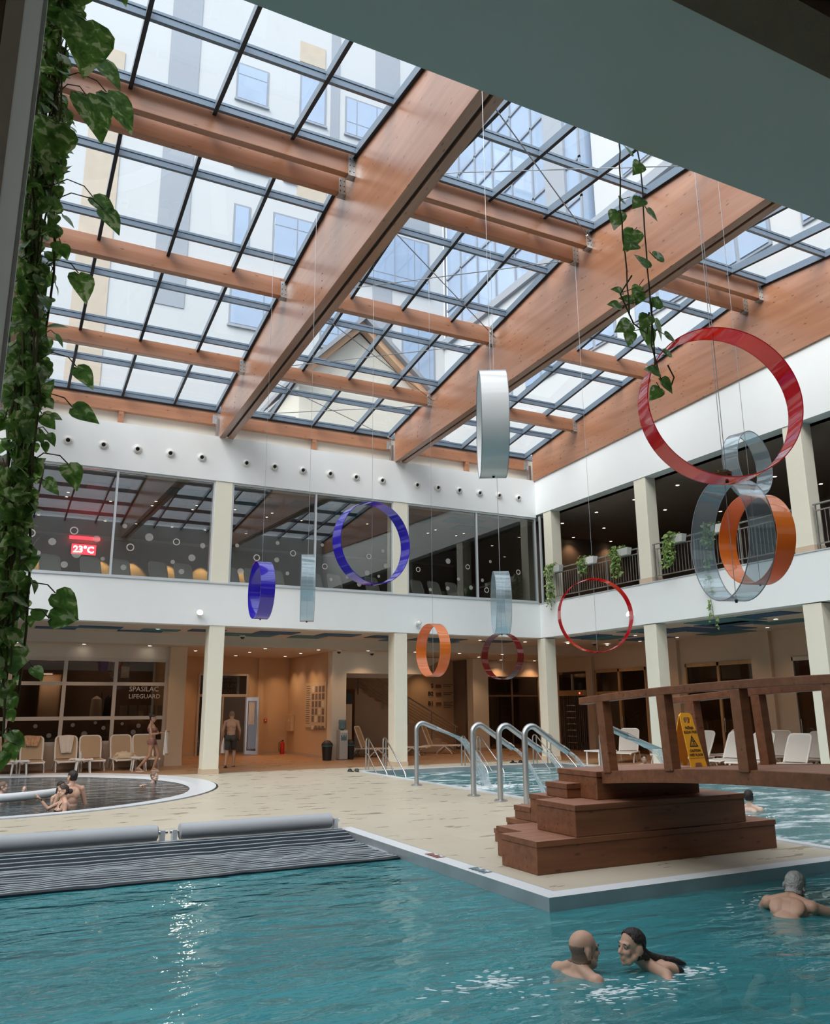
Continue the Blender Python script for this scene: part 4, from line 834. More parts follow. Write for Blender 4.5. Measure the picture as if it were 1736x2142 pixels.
# ================================================================ UPPER ROOM CONTENTS
SB('trim_8', 'frame_beige', (-6.3, 17.3, 30.3, 30.4, 7.62, 7.72))
for k, x in enumerate([.9, 3.05, 4.1, 5.35, 6.55, 8.1]):
    t = thing('wall_washer', 'small warm lamp washing the upper room wall, %s from the vine' % ORD[k], 'lamp', (x, 30.05, 8.32), 0, 'warm wall washers in the upper room')
    MB().lathe([(.06, -.001), (.06, -.1), (.045, -.1), (.045, -.06)], 14).build('can', 'nozzle_white', t); MB().lathe([(0, -.07), (.044, -.07), (.044, -.065)], 14).build('lens', 'lamp_room', t)
    lamp('SPOT', 'washer_beam', (x, 30.05, 7.3), 70, (1, .62, .22), .03, (0, 0, 0), radians(75), .25)
t = thing('temperature_display', 'red glowing digital temperature display behind the left upper glass', 'display', (2.45, 30.315, 7.2))
MB().box(-.42, .42, 0, .08, -.2, .2).build('case', 'black_plastic', t); MB().box(-.40, .40, -.006, -.001, -.18, .18).build('face', 'led_red', t)
text_mesh('23°C', .32, 'led_white', 'digits', t, Matrix.Translation((-.34, -.012, -.11)) @ RX, bold=.012)
lamp('AREA', 'display_glow', (2.45, 29.9, 7.25), 9, (1, .02, .04), .5, (radians(-90), 0, 0))
MB().box(-.5, .5, -.1, -.02, .34, .44).build('shelf_glow', 'led_red', t)  # emits red itself: the display's glow above it, put into the material

# ================================================================ SUN LOUNGERS
def lounger(name, label, group, loc, rz, sling='sling_taupe', back=62, frame='white_plastic', bl=.74):
    """foot end towards local -y, raised backrest at +y; origin on the floor under the hinge"""
    t = thing(name, label, 'sun lounger', loc, rz, group)
    W = .30; sh = .30
    for s in (-1, 1):
        MB().tube([(s * W, .28, sh), (s * W, -.6, sh), (s * W, -1.12, sh + .015), (s * (W - .03), -1.2, sh - .02)], .026, 8).build('side_rail', frame, t)
        MB().tube([(s * W, -.62, sh - .01), (s * (W + .01), -.86, .10), (s * (W + .015), -.93, .0)], [.026, .022, .02], 8).build('leg', frame, t)
        MB().tube([(s * W, -.62, sh - .01), (s * (W + .01), -.38, .10), (s * (W + .015), -.30, .0)], [.026, .022, .02], 8).build('leg', frame, t)
        MB().tube([(s * W, .22, sh - .01), (s * (W + .01), .36, .1), (s * (W + .015), .42, .0)], [.026, .022, .02], 8).build('leg', frame, t)
    MB().tube([(-W, -1.18, sh), (W, -1.18, sh)], .022, 8).build('cross_bar', frame, t); MB().tube([(-W, .26, sh), (W, .26, sh)], .022, 8).build('cross_bar', frame, t)
    bevel(MB().box(-W + .015, W - .015, -1.16, .02, sh + .004, sh + .018).build('seat_sling', sling, t), .004)
    a = radians(back); M = Matrix.Translation((0, .0, sh + .02)) @ Matrix.Rotation(a, 4, 'X'); R = .11; L = bl
    pts = [(-W + .005, 0, 0), (-W - .005, L * .5, 0)] + [(-W + R - R * cos(k * pi / 8), L - R + R * sin(k * pi / 8), 0) for k in range(5)] + [(W - R + R * sin(k * pi / 8), L - R + R * cos(k * pi / 8), 0) for k in range(5)] + [(W + .005, L * .5, 0), (W - .005, 0, 0)]
    MB().tube([M @ Vector(p) for p in pts], .026, 8).build('back_frame', frame, t)
    mb = MB(); poly = [(-W + .02, .02)] + [(-W + R - (R - .02) * cos(k * pi / 8), L - R + (R - .02) * sin(k * pi / 8)) for k in range(5)] + [(W - R + (R - .02) * sin(k * pi / 8), L - R + (R - .02) * cos(k * pi / 8)) for k in range(5)] + [(W - .02, .02)]
    mb.prism(poly, 'z', -.006, .006); mb.v = [tuple(M @ Vector(v)) for v in mb.v]; mb.build('back_sling', sling, t)
    return t
g = 'taupe loungers along the office glazing'
LL = [(.60, 'leftmost one clear of the vine'), (1.30, 'with a peach towel over its back'), (2.24, 'with a white towel hung over its back'), (2.93, 'empty, beside the white-towel one'), (3.82, 'with a cream towel on its seat'), (4.48, 'behind the standing woman')]
first = None
for x, s in LL:
    lab = 'taupe lounger by the office wall, ' + s
    if not first: first = lounger('sun_lounger', lab, g, (x, 27.56, 0), 0)
    else: dup(first, (x, 27.56, 0), 0, lab, g)
g = 'pale loungers below the stairs'
for k, (x, y, rz, s) in enumerate([(12.55, 28.9, .85, 'in the stair opening, just right of the bins'), (14.15, 29.3, .85, 'right of the second column, head to the left'), (15.75, 29.7, .85, 'below the floor directory'), (11.9, 30.2, .85, 'half hidden behind the second column')]):
    if k == 0: p2 = lounger('sun_lounger', 'pale lounger with taupe sling ' + s, g, (x, y, 0), rz, back=68, bl=.82)
    else: dup(p2, (x, y, 0), rz, 'pale lounger with taupe sling ' + s, g)
g = 'white loungers in the right hall'
p3 = None
for x, y, rz, s in [(19.0, 21.9, -.9, 'nearest the corner column, head to the right'), (19.4, 20.6, -.9, 'with a crumpled towel, seen between the bridge posts'), (18.75, 18.55, -1.35, 'behind the yellow sign'),
        (18.7, 17.25, -1.35, 'second behind the bridge rail, counted from the yellow sign'), (18.6, 16.3, -1.35, 'third behind the bridge rail, counted from the yellow sign'), (18.6, 15.15, -1.35, 'beside the right-edge column'), (20.7, 19.0, -1.35, 'in the rear row, behind the far bridge rail'), (20.6, 17.4, -1.35, 'in the rear row near the timber doors'), (20.5, 16.0, -1.35, 'at the right end of the rear row')]:
    lab = 'white lounger in the right hall ' + s
    if not p3: p3 = lounger('sun_lounger', lab, g, (x, y, 0), rz, 'sling_light', 56, bl=.84)
    else: dup(p3, (x, y, 0), rz, lab, g)
g = 'grey loungers behind the upper glass'; p4 = None
for k, x in enumerate([1.28, 2.41, 3.26, 4.39, 5.17, 6.67, 7.4, 8.2, 9.56, 10.3, 11.7, 13.5, 14.2, 14.95]):
    lab = 'grey lounger behind the upper glass, %s counting from the left' % ORD[k]
    if not p4: p4 = lounger('sun_lounger', lab, g, (x, 26.1, 5.16), .35, 'sling_light', 72, 'sling_light', .80)
    else: dup(p4, (x, 26.1, 5.16), .35, lab, g)
# side tables
def side_table(loc, label, sc=1.0):
    t = thing('side_table', label, 'side table', loc, 0, 'small white side tables'); bevel(MB().box(-.24, .24, -.22, .22, .36, .40).build('tabletop', 'white_plastic', t), .01)
    for a in (-.18, .18):
        for b in (-.16, .16): MB().tube([(a * .9, b * .9, .36), (a * 1.08, b * 1.05, 0)], [.026, .02], 8).build('leg', 'white_plastic', t)
    return t
side_table((.95, 26.08, 0), 'small white side table between the left-edge lounger and the peach-towel one')
side_table((2.60, 26.10, 0), 'small white side table with a bottle, between two middle loungers')
side_table((4.13, 26.10, 0), 'small white side table in front of the cream towel, by the walking woman')
g4 = thing('side_table', 'low white table end beside the corner column on the right', 'side table', (17.35, 21.3, 0), 0.2, 'small white side tables'); bevel(MB().box(-.45, .45, -.3, .3, .38, .42).build('tabletop', 'white_plastic', g4), .01)
for a in (-.38, .38):
    for b in (-.24, .24): MB().tube([(a, b, .38), (a, b, 0)], .025, 8).build('leg', 'white_plastic', g4)
t = thing('bottle', 'clear drink bottle standing on the middle white side table', 'bottle', (2.52, 26.14, .40)); MB().lathe([(0, 0), (.03, 0), (.032, .1), (.026, .14), (.012, .17), (.012, .19)], 14).build('body', 'frame_grey', t); MB().lathe([(.014, .185), (.014, .205), (0, .205)], 12).build('cap', 'white_plastic', t)
o = bevel(MB().box(-.09, .09, -.05, .05, 0, .015).build('phone', 'red_paint', None, (2.70, 26.05, .401)), .004); tag(o, 'small red item lying flat on the middle side table', 'phone')
# towels
def drape(name, m, label, loc, w, h, lean, seed, rz=0, grp='towels on the loungers'):
    rnd = random.Random(seed); n, k = 14, 18; mb = MB(); vs = []; fs = []
    for j in range(k + 1):
        v = j / k
        for i in range(n + 1):
            u = i / n - .5; edge = 1 - .35 * max(0, v - .45) * (1.4 + .4 * sin(seed))
            fold = .012 * sin(9 * u + seed) + .014 * sin(17 * u * (1 + v) + seed * 2)
            x = u * w * edge; s = v * (h + .22) - .22
            if s < 0: y, z = .05 + .0 - s * .35, .02 + s * .62     # behind the back frame
            else: y, z = -.055 - s * lean * 1.0, .03 - s
            vs.append((x, y + fold, z + .01 * sin(5 * u + seed)))
    for j in range(k):
        for i in range(n): fs.append((j * (n + 1) + i, j * (n + 1) + i + 1, (j + 1) * (n + 1) + i + 1, (j + 1) * (n + 1) + i))
    mb.add(vs, fs, True); o = mb.build(name, m, None, loc, (0, 0, rz)); s = o.modifiers.new('thick', 'SOLIDIFY'); s.thickness = .012
    return tag(o, label, 'towel', grp)
drape('towel', 'towel_white', 'white towel hanging over the back of a taupe lounger', (2.24, 27.90, .98), .42, .52, .48, 1.0)
drape('towel', 'towel_peach', 'peach patterned towel bunched over a lounger back by the office wall', (1.30, 27.90, .98), .46, .30, .48, 3.0)
drape('towel', 'towel_peach', 'small peach cloth over the lounger back at the left edge', (.68, 27.90, .98), .22, .10, .48, 5.0)
def heap(name, m, label, loc, sx, sy, sz, seed):
    mb = MB(); mb.sphere((0, 0, 0), 1, nu=36, nv=20); vs = []
    for v in mb.v:
        p = Vector(v); q = 1 + .30 * noise.noise(p * 2.1 + Vector((seed, 0, 0))) + .16 * noise.noise(p * 5 + Vector((0, seed, 0))); z = p.z * q
        vs.append((p.x * q * sx, p.y * q * sy, max(z, -.15) * sz + .15 * sz))
    mb.v = vs; o = mb.build(name, m, None, loc); return tag(o, label, 'towel', 'towels on the loungers')
heap('towel', 'towel_cream', 'cream patterned towel heaped on a lounger seat by the office wall', (3.88, 27.15, .322), .36, .25, .15, 2)
heap('towel', 'towel_white', 'crumpled white towel on a right-hall lounger', (19.1, 20.35, .322), .30, .28, .2, 4)
heap('towel', 'towel_white', 'white bath towel over a lounger back in the right hall', (19.55, 20.95, .62), .22, .2, .34, 7)
heap('towel', 'towel_white', 'small white cloth on the lounger seat under the hanging white towel', (2.36, 26.8, .322), .1, .08, .05, 9)
for k, (x, y, a, s) in enumerate([(9.36, 22.5, .3, 'left shoe'), (9.52, 22.42, -.2, 'right shoe'), (15.3, 23.15, .5, 'far pair, left'), (15.55, 23.1, .1, 'far pair, right')]):
    t = thing('slipper', 'black pool slipper on the deck edge, ' + ('beside the far pool corner, ' + s if k < 2 else 'before the corner column, ' + s), 'slipper', (x, y, 0), a, 'black pool slippers')
    mb = MB(); mb.lathe([(0, 0), (1, 0), (1.03, .5), (1, 1), (0, 1)], 20); mb.v = [(v[0] * .05 * (1 + .15 * v[1]), v[1] * .135, v[2] * .025) for v in mb.v]; mb.build('sole', 'black_plastic', t)
    MB().tube([(-.052, .03, .02), (-.03, .04, .065), (.03, .04, .065), (.052, .03, .02)], [.03, .022, .022, .03], 8).build('strap', 'black_plastic', t)
# ================================================================ BRIDGE
zs_ = lambda y: 1.0 + .17 * (1 - ((y - 4.6) / 3.5) ** 2)
zr_ = lambda y: 1.775 + .155 * (1 - ((y - 4.6) / 3.78) ** 2)
br = thing('wooden_bridge', 'arched red-brown wooden footbridge with timber handrails over the front pool', 'bridge', (0, 0, 0))
def arch(x0, x1, ya, yb, fb, ft, n=28):
    mb = MB(); ys = [ya + (yb - ya) * k / n for k in range(n + 1)]
    mb.prism([(y, fb(y)) for y in ys] + [(y, ft(y)) for y in ys[::-1]], 'x', x0, x1); return mb
for x in (6.56, 8.02):
    bevel(arch(x, x + .09, 8.06, 1.2, lambda y: zs_(y) - .14, zs_).build('stringer', 'bridge_wood', br), .006)
    bevel(arch(x - .02, x + .11, 8.40, .8, zr_, lambda y: zr_(y) + .085).build('handrail', 'bridge_wood', br), .01)
    for k in range(7):
        y = 7.94 - 1.01 * k; s = -.34 * (y - 4.6) / 12.25; n = Vector((0, -s, 1)).normalized()
        p = Vector((x + .045, y, zs_(y) - .02)); L = (zr_(y) - zs_(y) + .02) / n.z
        bevel(MB().bar(p, p + n * L, .125, .125, (1, 0, 0)).build('post', 'bridge_wood', br), .008)
nb = 56; mb = MB()
for k in range(nb):
    ya = 8.06 - 6.8 * k / nb; yb = ya - 6.8 / nb + .008
    mb.hexa([(6.655, yb, zs_(yb) - .045), (8.015, yb, zs_(yb) - .045), (8.015, ya, zs_(ya) - .045), (6.655, ya, zs_(ya) - .045)], [(6.655, yb, zs_(yb) - .006), (8.015, yb, zs_(yb) - .006), (8.015, ya, zs_(ya) - .006), (6.655, ya, zs_(ya) - .006)])
mb.build('decking', 'tread_wood', br)
st = thing('bridge_steps', 'stacked red-brown wooden step blocks at the far foot of the bridge', 'steps', (0, 0, 0))
for q in ((5.41, 9.07, 7.79, 8.49, 0, .34), (5.71, 8.77, 8.492, 9.05, 0, .34), (6.25, 8.25, 9.052, 9.66, 0, .34), (6.25, 8.25, 9.662, 9.97, 0, .17), (5.95, 8.58, 7.80, 8.54, .342, .68), (6.27, 8.23, 8.542, 9.14, .342, .68), (6.27, 8.23, 9.142, 9.50, .342, .51),
          (6.50, 8.12, 8.08, 8.83, .682, 1.0), (6.30, 6.498, 8.40, 8.82, .682, .85), (8.122, 8.32, 8.40, 8.82, .682, .85)):
    x0, x1, y0, y1, z0, z1 = q
    o = bevel(MB().box(x0, x1, y0, y1, z0 + .002, z1 - .062).build('step', 'bridge_wood', st), .006)
    mb = MB(); n = max(2, round((y1 - y0) / .12))
    for k in range(n): mb.box(x0 - .006, x1 + .006, y0 - .006 + (y1 - y0 + .012) * k / n, y0 - .006 + (y1 - y0 + .012) * (k + 1) / n - .005, z1 - .06, z1)
    mb.build('tread', 'tread_wood', o)
    MB().box(x0 - .008, x1 + .008, y0 - .009, y0 - .006, z1 - .06, z1 - .002).build('nosing', 'bridge_wood', o)
    MB().box(x0 - .009, x0 - .006, y0 - .008, y1 + .006, z1 - .06, z1 - .002).build('nosing', 'bridge_wood', o)

# wet floor sign on the bridge
sgn = thing('wet_floor_sign', 'yellow folding wet floor sign standing on the bridge deck', 'sign', (7.60, 7.70, 1.045), radians(5))
for s, yb in ((1, -.15), (-1, .15)):
    mb = MB(); T = .006; c0 = Vector((0, yb, 0)); c1 = Vector((0, 0, .62)); up = (c1 - c0).normalized(); nr = Vector((1, 0, 0)).cross(up).normalized() * (1 if yb < 0 else -1)
    def P(u, v, w=0): return c0 + up * v + Vector((u, 0, 0)) + nr * w
    L = (c1 - c0).length
    out = [(-.14, .0), (-.07, .0), (-.05, .05), (.05, .05), (.07, .0), (.14, 0), (.105, L - .03), (.075, L), (-.075, L), (-.105, L - .03)]
    hole = [(-.055, L - .12), (-.065, L - .075), (-.04, L - .05), (.04, L - .05), (.065, L - .075), (.055, L - .12)]
    tris = tessellate_polygon([[Vector((*p, 0)) for p in out], [Vector((*p, 0)) for p in hole]]); fl_ = out + hole
    mb.add([P(*p, w=T) for p in fl_] + [P(*p, w=-T) for p in fl_], [t for t in tris] + [tuple(len(fl_) + i for i in t[::-1]) for t in tris])
    for LP in (list(range(len(out))), list(range(len(out), len(fl_)))):
        for i in range(len(LP)): a, b = LP[i], LP[(i + 1) % len(LP)]; mb.f.append((a, b, len(fl_) + b, len(fl_) + a)); mb.sm.append(False)
    pn = mb.build('panel', 'sign_yellow', sgn)
    if s == 1:
        M = Matrix((( 1, up.x * 0, nr.x, 0), (0, up.y, nr.y, yb), (0, up.z, nr.z, 0), (0, 0, 0, 1)))
        if nr.y > 0: M = Matrix(((1, 0, 0, 0), (0, up.y, -nr.y, yb), (0, up.z, -nr.z, 0), (0, 0, 0, 1)))
        F = lambda x, y: M @ Matrix.Translation((x, y, .009))
        for s_, y_, z_ in (('PAŽNJA', .445, .042), ('KLIZAV POD', .395, .042), ('CAUTION', .175, .042), ('WET FLOOR', .125, .042)): text_mesh(s_, z_, 'ink_black', 'lettering', pn, F(0, y_), .001, 'CENTER', .0008)
        mb = MB()
        tri = [(-.075, .235), (.075, .235), (0, .375)]; tin = [(-.052, .247), (.052, .247), (0, .345)]
        for i in range(3):
            a, b = tri[i], tri[(i + 1) % 3]; c, d = tin[i], tin[(i + 1) % 3]; mb.add([F(0, 0) @ Vector((*q, 0)) for q in (a, b, d, c)], [(0, 1, 2, 3)])
        for a, b, w in (((0, .325), (0, .315), .014), ((-.004, .31), (.006, .285), .012), ((.006, .285), (-.018, .262), .008), ((.006, .285), (.022, .262), .008), ((-.022, .305), (.024, .297), .007), ((-.03, .256), (.03, .256), .005)):
            a, b = Vector((*a, 0)), Vector((*b, 0)); t = (b - a).normalized(); q = Vector((-t.y, t.x, 0)) * w / 2; mb.add([F(0, 0) @ v for v in (a - q, b - q, b + q, a + q)], [(0, 1, 2, 3)])
        mb.add([F(0, 0) @ Vector(q) for q in ((-.125, .1, 0), (.125, .1, 0), (.125, .104, 0), (-.125, .104, 0))], [(0, 1, 2, 3)])
        mb.build('warning_symbol', 'ink_black', pn)
MB().tube([(-.075, 0, .615), (.075, 0, .615)], .008, 8).build('hinge', 'sign_yellow', sgn)

# ================================================================ FOUNTAINS, POOL RAILS, COVER
FP = [(9.05, 17.77, 'blade', 'farthest left, with fan nozzle'), (8.99, 15.1, 'pipe', 'second from the left'), (8.95, 14.03, 'pipe', 'third from the left'), (8.97, 13.18, 'pipe', 'fourth, just left of the wooden steps'), (9.0, 11.0, 'blade', 'behind the bridge post, with fan nozzle')]
def jet(path, ws, thick, label):
    mb = MB(); vs = []; fs = []; rnd = random.Random(len(label)); nw = 9
    for i, (x, z) in enumerate(path):
        t = i / (len(path) - 1); a = max(.012, thick * (1 - .3 * t)); w = ws[0] + (ws[1] - ws[0]) * t
        for k in range(2 * nw):
            th = 2 * pi * k / (2 * nw); j = 1 + .22 * t * noise.noise(Vector((i * .9, k * 1.7, len(label))))
            vs.append((x + a * sin(th) * j, w / 2 * cos(th) * j + .02 * t * noise.noise(Vector((i * .5, 3, len(label)))), z + a * sin(th) * .5))
    n = 2 * nw
    for i in range(len(path) - 1):
        for k in range(n): fs.append((i * n + k, i * n + (k + 1) % n, (i + 1) * n + (k + 1) % n, (i + 1) * n + k))
    return mb.add(vs, fs, True)
for k, (x, y, kind, s) in enumerate(FP):
    t = thing('fountain_pipe', 'bent stainless fountain pipe on the pool edge, ' + s, 'fountain', (x, y, 0), 0, 'stainless swan-neck fountain pipes')
    arcs = [(.0, 0, 1.25)]; e = (1.10, 1.06) if kind == 'blade' else (.97, .92)
    pts = [(0, 0, .015), (0, 0, 1.24)]
    sl = Vector((.8, 0, -.40)).normalized()
    for q in range(1, 8):
        a = q / 7 * (pi / 2 + .46); pts.append((.16 - .16 * cos(a), 0, 1.24 + .16 * sin(a)))
    lastp = Vector(pts[-1]); dirn = (Vector((e[0], 0, e[1])) - lastp).normalized()
    if kind == 'pipe':
        MB().tube(pts + [(e[0] - .02, 0, e[1])], .057, 16).build('pipe', 'steel_satin', t); MB().tube([Vector((e[0], 0, e[1])) - dirn * .14, Vector((e[0], 0, e[1])) + dirn * .01], .06, 16).build('nozzle', 'steel', t)
    else:
        m_ = lastp + dirn * .30; MB().tube(pts + [m_], .052, 16).build('pipe', 'steel_satin', t)
        mb = MB(); cs = []; up = Vector((-dirn.z, 0, dirn.x))
        for u, w, h in ((0, .056, .056), (.2, .12, .035), (.45, .19, .016), (.62, .24, .010)):
            c = m_ + dirn * u; cs.append([c + Vector((0, w * cos(2 * pi * i / 20), 0)) + up * h * sin(2 * pi * i / 20) for i in range(20)])
        vs = [v for r in cs for v in r]; mb.add(vs, [(i * 20 + j, i * 20 + (j + 1) % 20, (i + 1) * 20 + (j + 1) % 20, (i + 1) * 20 + j) for i in range(3) for j in range(20)], True); mb.build('fan_nozzle', 'steel_satin', t)
        e = tuple((m_ + dirn * .62))[0::2]
    MB().lathe([(0, .001), (.13, .001), (.13, .02), (.07, .03), (.0, .03)], 24).build('base_plate', 'steel_satin', t)
    for q in range(4): MB().lathe([(0, .035), (.014, .035), (.014, .018)], 8, (.1 * cos(q * pi / 2 + .6), .1 * sin(q * pi / 2 + .6), 0)).build('bolt', 'steel', t)
    path = []; vx = 1.9 if kind == 'blade' else 2.1; tt = 0
    while True:
        X = e[0] + vx * tt; Z = e[1] + dirn.z * 1.6 * tt - 4.9 * tt * tt; path.append((X, Z))
        if Z < -.16: break
        tt += .03
    o = jet(path, (.44, .5) if kind == 'blade' else (.09, .16), .02 if kind == 'blade' else .035, s).build('water_jet', 'water_jet', None, (x, y, 0))
    tag(o, 'falling water stream from the fountain pipe ' + s, 'water jet', 'water streams of the fountains')
    X = path[-1][0]; mb = MB(); rn = random.Random(k + 40)
    for q in range(150):
        rr = abs(rn.gauss(0, .5)); th = rn.uniform(0, 2 * pi); sz = rn.uniform(.02, .085) * (1.25 - min(1, rr)); c_ = Vector((rr * 1.35 * cos(th) + .12, rr * .95 * sin(th), -.004))
        mb.sphere(c_, (sz * rn.uniform(1, 2.2), sz, max(.006, sz * .28)), Matrix.Rotation(rn.uniform(0, pi), 4, 'Z'), 9, 5)
    o = mb.build('splash_foam', 'foam', None, (x + X, y, -.118)); o['kind'] = 'stuff'; o['label'] = 'white foam where the stream lands, from the pipe ' + s; o['category'] = 'foam'
for k, (x, y, s) in enumerate([(9.98, 22.85, 'at the far left pool corner'), (13.2, 22.85, 'behind the fountain pipes'), (15.55, 22.4, 'near the corner column')]):
    t = thing('pool_handrail', 'stainless twin handrail into the far pool, ' + s, 'handrail', (x, y, 0), 0, 'stainless pool entry handrails')
    for dx in (0, .55):
        MB().tube([(dx, 0, .005), (dx, 0, .82), (dx, -.04, .88), (dx, -.10, .90), (dx, -.2, .87), (dx, -1.45, .0), (dx, -1.6, -.25)], .02, 10).build('rail', 'steel', t)
        MB().tube([(dx, 0, .45), (dx, -.12, .44), (dx, -.2, .40), (dx, -.95, -.2)], .018, 10).build('lower_rail', 'steel', t)
        MB().tube([(dx, -.2, .85), (dx, -.2, -.35)], .018, 10).build('post', 'steel', t)
for x0, x1, s in ((-4.0, 2.22, 'left'), (2.5, 4.72, 'right')):
    t = thing('cover_roller', 'long grey pool cover roller along the front pool edge, %s one' % s, 'roller', ((x0 + x1) / 2, 12.08, .13), 0, 'pool cover rollers'); L = (x1 - x0) / 2
    MX = Matrix.Rotation(pi / 2, 4, 'Y')
    MB().lathe([(.0, -L), (.08, -L), (.105, -L + .015), (.108, 0), (.105, L - .015), (.08, L), (0, L)], 24, M=MX).build('drum', 'pool_cover', t)
    MB().tube([(-L - .12, 0, 0), (L + .13, 0, 0)], .025, 12).build('axle', 'steel', t)
    for e in (-1, 1): MB().box(e * (L + .06) - .03, e * (L + .06) + .03, -.06, .06, -.129, .03).build('bracket', 'frame_grey', t)
cv = thing('pool_cover', 'dark slatted pool cover floating behind the roller on the front pool', 'pool cover', (0, 0, 0))
ny = 17; PT = .118
def wz(x, y):
    u = min(1, max(0, (y - 11.35) / .62)); return -.100 + .115 * u * u * (3 - 2 * u) + (1 - u) * (.016 * noise.noise(Vector((x * 1.1, y * 1.6, 0))) + .014 * noise.noise(Vector((x * 3.7, y * 4, 1))))
for k in range(ny):
    y = 12.0 - PT * k; x1 = 4.86; h = PT - .02; mb = MB(); me_ = MB()
    for j in range(44):
        xa = -4 + (x1 + 4) * j / 44; xb = -4 + (x1 + 4) * (j + 1) / 44
        A0, B0, A1, B1 = wz(xa, y - h), wz(xb, y - h), wz(xa, y), wz(xb, y)
        mb.hexa([(xa, y - h, A0 - .02), (xb, y - h, B0 - .02), (xb, y, B1 - .02), (xa, y, A1 - .02)], [(xa, y - h, A0), (xb, y - h, B0), (xb, y, B1), (xa, y, A1)])
        e0 = .007 + .010 * noise.noise(Vector((xa * 2.3, y * 7, 3))); e1 = .007 + .010 * noise.noise(Vector((xb * 2.3, y * 7, 3)))
        me_.hexa([(xa, y, A1 - .01), (xb, y, B1 - .01), (xb, y + e1, B1 - .01), (xa, y + e0, A1 - .01)], [(xa, y, A1 + .008), (xb, y, B1 + .008), (xb, y + e1, B1 + .010), (xa, y + e0, A1 + .010)])
    sl_ = mb.build('slat', 'slat_blue', cv); me_.build('edge', 'slat_edge', sl_)
MB().hexa([(4.86, 10.45, -.115), (4.93, 10.42, -.115), (4.93, 11.2, -.115), (4.86, 11.2, -.115)], [(4.86, 10.45, -.09), (4.92, 10.42, -.09), (4.90, 11.1, -.09), (4.86, 11.1, -.09)]).build('end_caps', 'slat_edge', cv)
for (x, y, m_) in ((5.0, 9.35, 'ink_red'), (5.0, 8.3, 'bottle_blue')):
    o = MB()
    for q in range(5): o.box(-.06, .06 - .03 * (q % 2), -.16 + .07 * q, -.12 + .07 * q, 0, .002)
    o = o.build('depth_mark', m_, None, (x, y, .0125)); tag(o, ('small red' if m_ == 'ink_red' else 'small blue') + ' printed mark on the white front pool rim', 'pool marking')
# round pool whirl seat wall and white tube rail
mb = MB(); MB().tube([(PC[0] + 2.35 * cos(a), PC[1] - .1 + 2.35 * sin(a), .06) for a in [radians(-150 + 5 * k) for k in range(27)]], .085, 12).build('tmp', 'rim_white')
o = bpy.data.objects['tmp']; o.name = 'seat_rail'; tag(o, 'curved white tube rail standing just above the round pool water', 'rail')
SB2 = MB(); c1 = [(PC[0] + 2.43 * cos(2 * pi * k / 60), PC[1] + 2.43 * sin(2 * pi * k / 60)) for k in range(60)]; c2 = [(PC[0] + 2.25 * cos(2 * pi * k / 60), PC[1] + 2.25 * sin(2 * pi * k / 60)) for k in range(60)]
ring_strip(c1, c1, -.07, -1.1, SB2); ring_strip(c1, c2, -.07, -.07, SB2); ring_strip(c2, c2, -.07, -1.1, SB2); struct('wall_round_seat', SB2, 'rim_steel')

# ================================================================ HANGING RINGS
def ring(D, w, m, c, az, label, edge=True, wire=True):
    t = thing('hanging_ring', label, 'hanging ring', c, 0, 'acrylic rings hung from the skylight'); R = D / 2; M = Matrix.Rotation(-radians(az), 4, 'Z') @ Matrix.Rotation(-pi / 2, 4, 'X')
    mb = MB(); mb.lathe([(R, -w / 2), (R, w / 2), (R - .008, w / 2), (R - .008, -w / 2), (R, -w / 2)], 96, M=M); mb.build('band', m, t)
    for z in (-w / 2, w / 2): MB().lathe([(R + .001, z - .003), (R + .001, z + .003), (R - .009, z + .003), (R - .009, z - .003), (R + .001, z - .003)], 96, M=M).build('rim_edge', 'hotel_grey' if 'clear' in m or 'white' in m else m, t)
    top = zg(c[1]) + .178 - c[2]
    MB().tube([(0, 0, -R + .01), (0, 0, top)], .0035, 5).build('wire', 'cable', t)
    MB().lathe([(0, -R - .02), (.012, -R - .02), (.02, -R + .012), (0, -R + .03)], 10).build('wire_stop', 'black_plastic', t)
    return t
RG = [(1.53, .27, 'acrylic_red', (6.08, 5.37, 4.60), 48.5 - 25, 'largest hanging ring, bright red, in front of the right white wall'),
      (1.26, .26, 'acrylic_clear', (6.70, 5.95, 3.42), 48.4 + 62, 'large clear hanging ring overlapping the orange one below the big red ring'),
      (1.16, .26, 'acrylic_orange', (8.56, 7.20, 3.82), 50 + 52, 'orange hanging ring seen through the large clear ring'),
      (.96, .24, 'acrylic_clear', (9.57, 8.05, 5.18), 50 - 62, 'smaller clear ring hanging behind the bottom of the big red ring'),
      (1.25, .30, 'acrylic_white', (4.89, 7.62, 4.94), 32.7 + 86, 'opaque white hanging ring seen almost edge-on in front of the beam'),
      (1.52, .27, 'acrylic_blue', (5.98, 13.48, 4.68), 23.9 - 34, 'big dark blue hanging ring in front of the upper glass'),
      (1.12, .27, 'acrylic_blue', (4.54, 15.55, 4.0), 16.3 + 77, 'small dark blue hanging ring, narrow, left of the clear one'),
      (1.31, .26, 'acrylic_clear', (5.34, 15.13, 4.04), 19.4 + 89, 'clear hanging ring seen edge-on beside the small blue ring'),
      (1.15, .25, 'acrylic_orange', (8.60, 16.06, 2.98), 28.2 + 62, 'orange hanging ring low in front of the second column'),
      (1.31, .30, 'acrylic_clear', (9.28, 14.32, 3.86), 33 + 84, 'clear hanging ring just above the dark red one'),
      (1.12, .24, 'acrylic_darkred', (11.08, 17.11, 2.96), 32.9 + 38, 'dark red hanging ring below the clear ring near the corner'),
      (1.52, .24, 'acrylic_red', (11.05, 13.49, 3.59), 39.3 - 15, 'thin-looking red hanging ring in front of the lit wall spot')]
for a in RG: ring(*a)
o = MB(); 
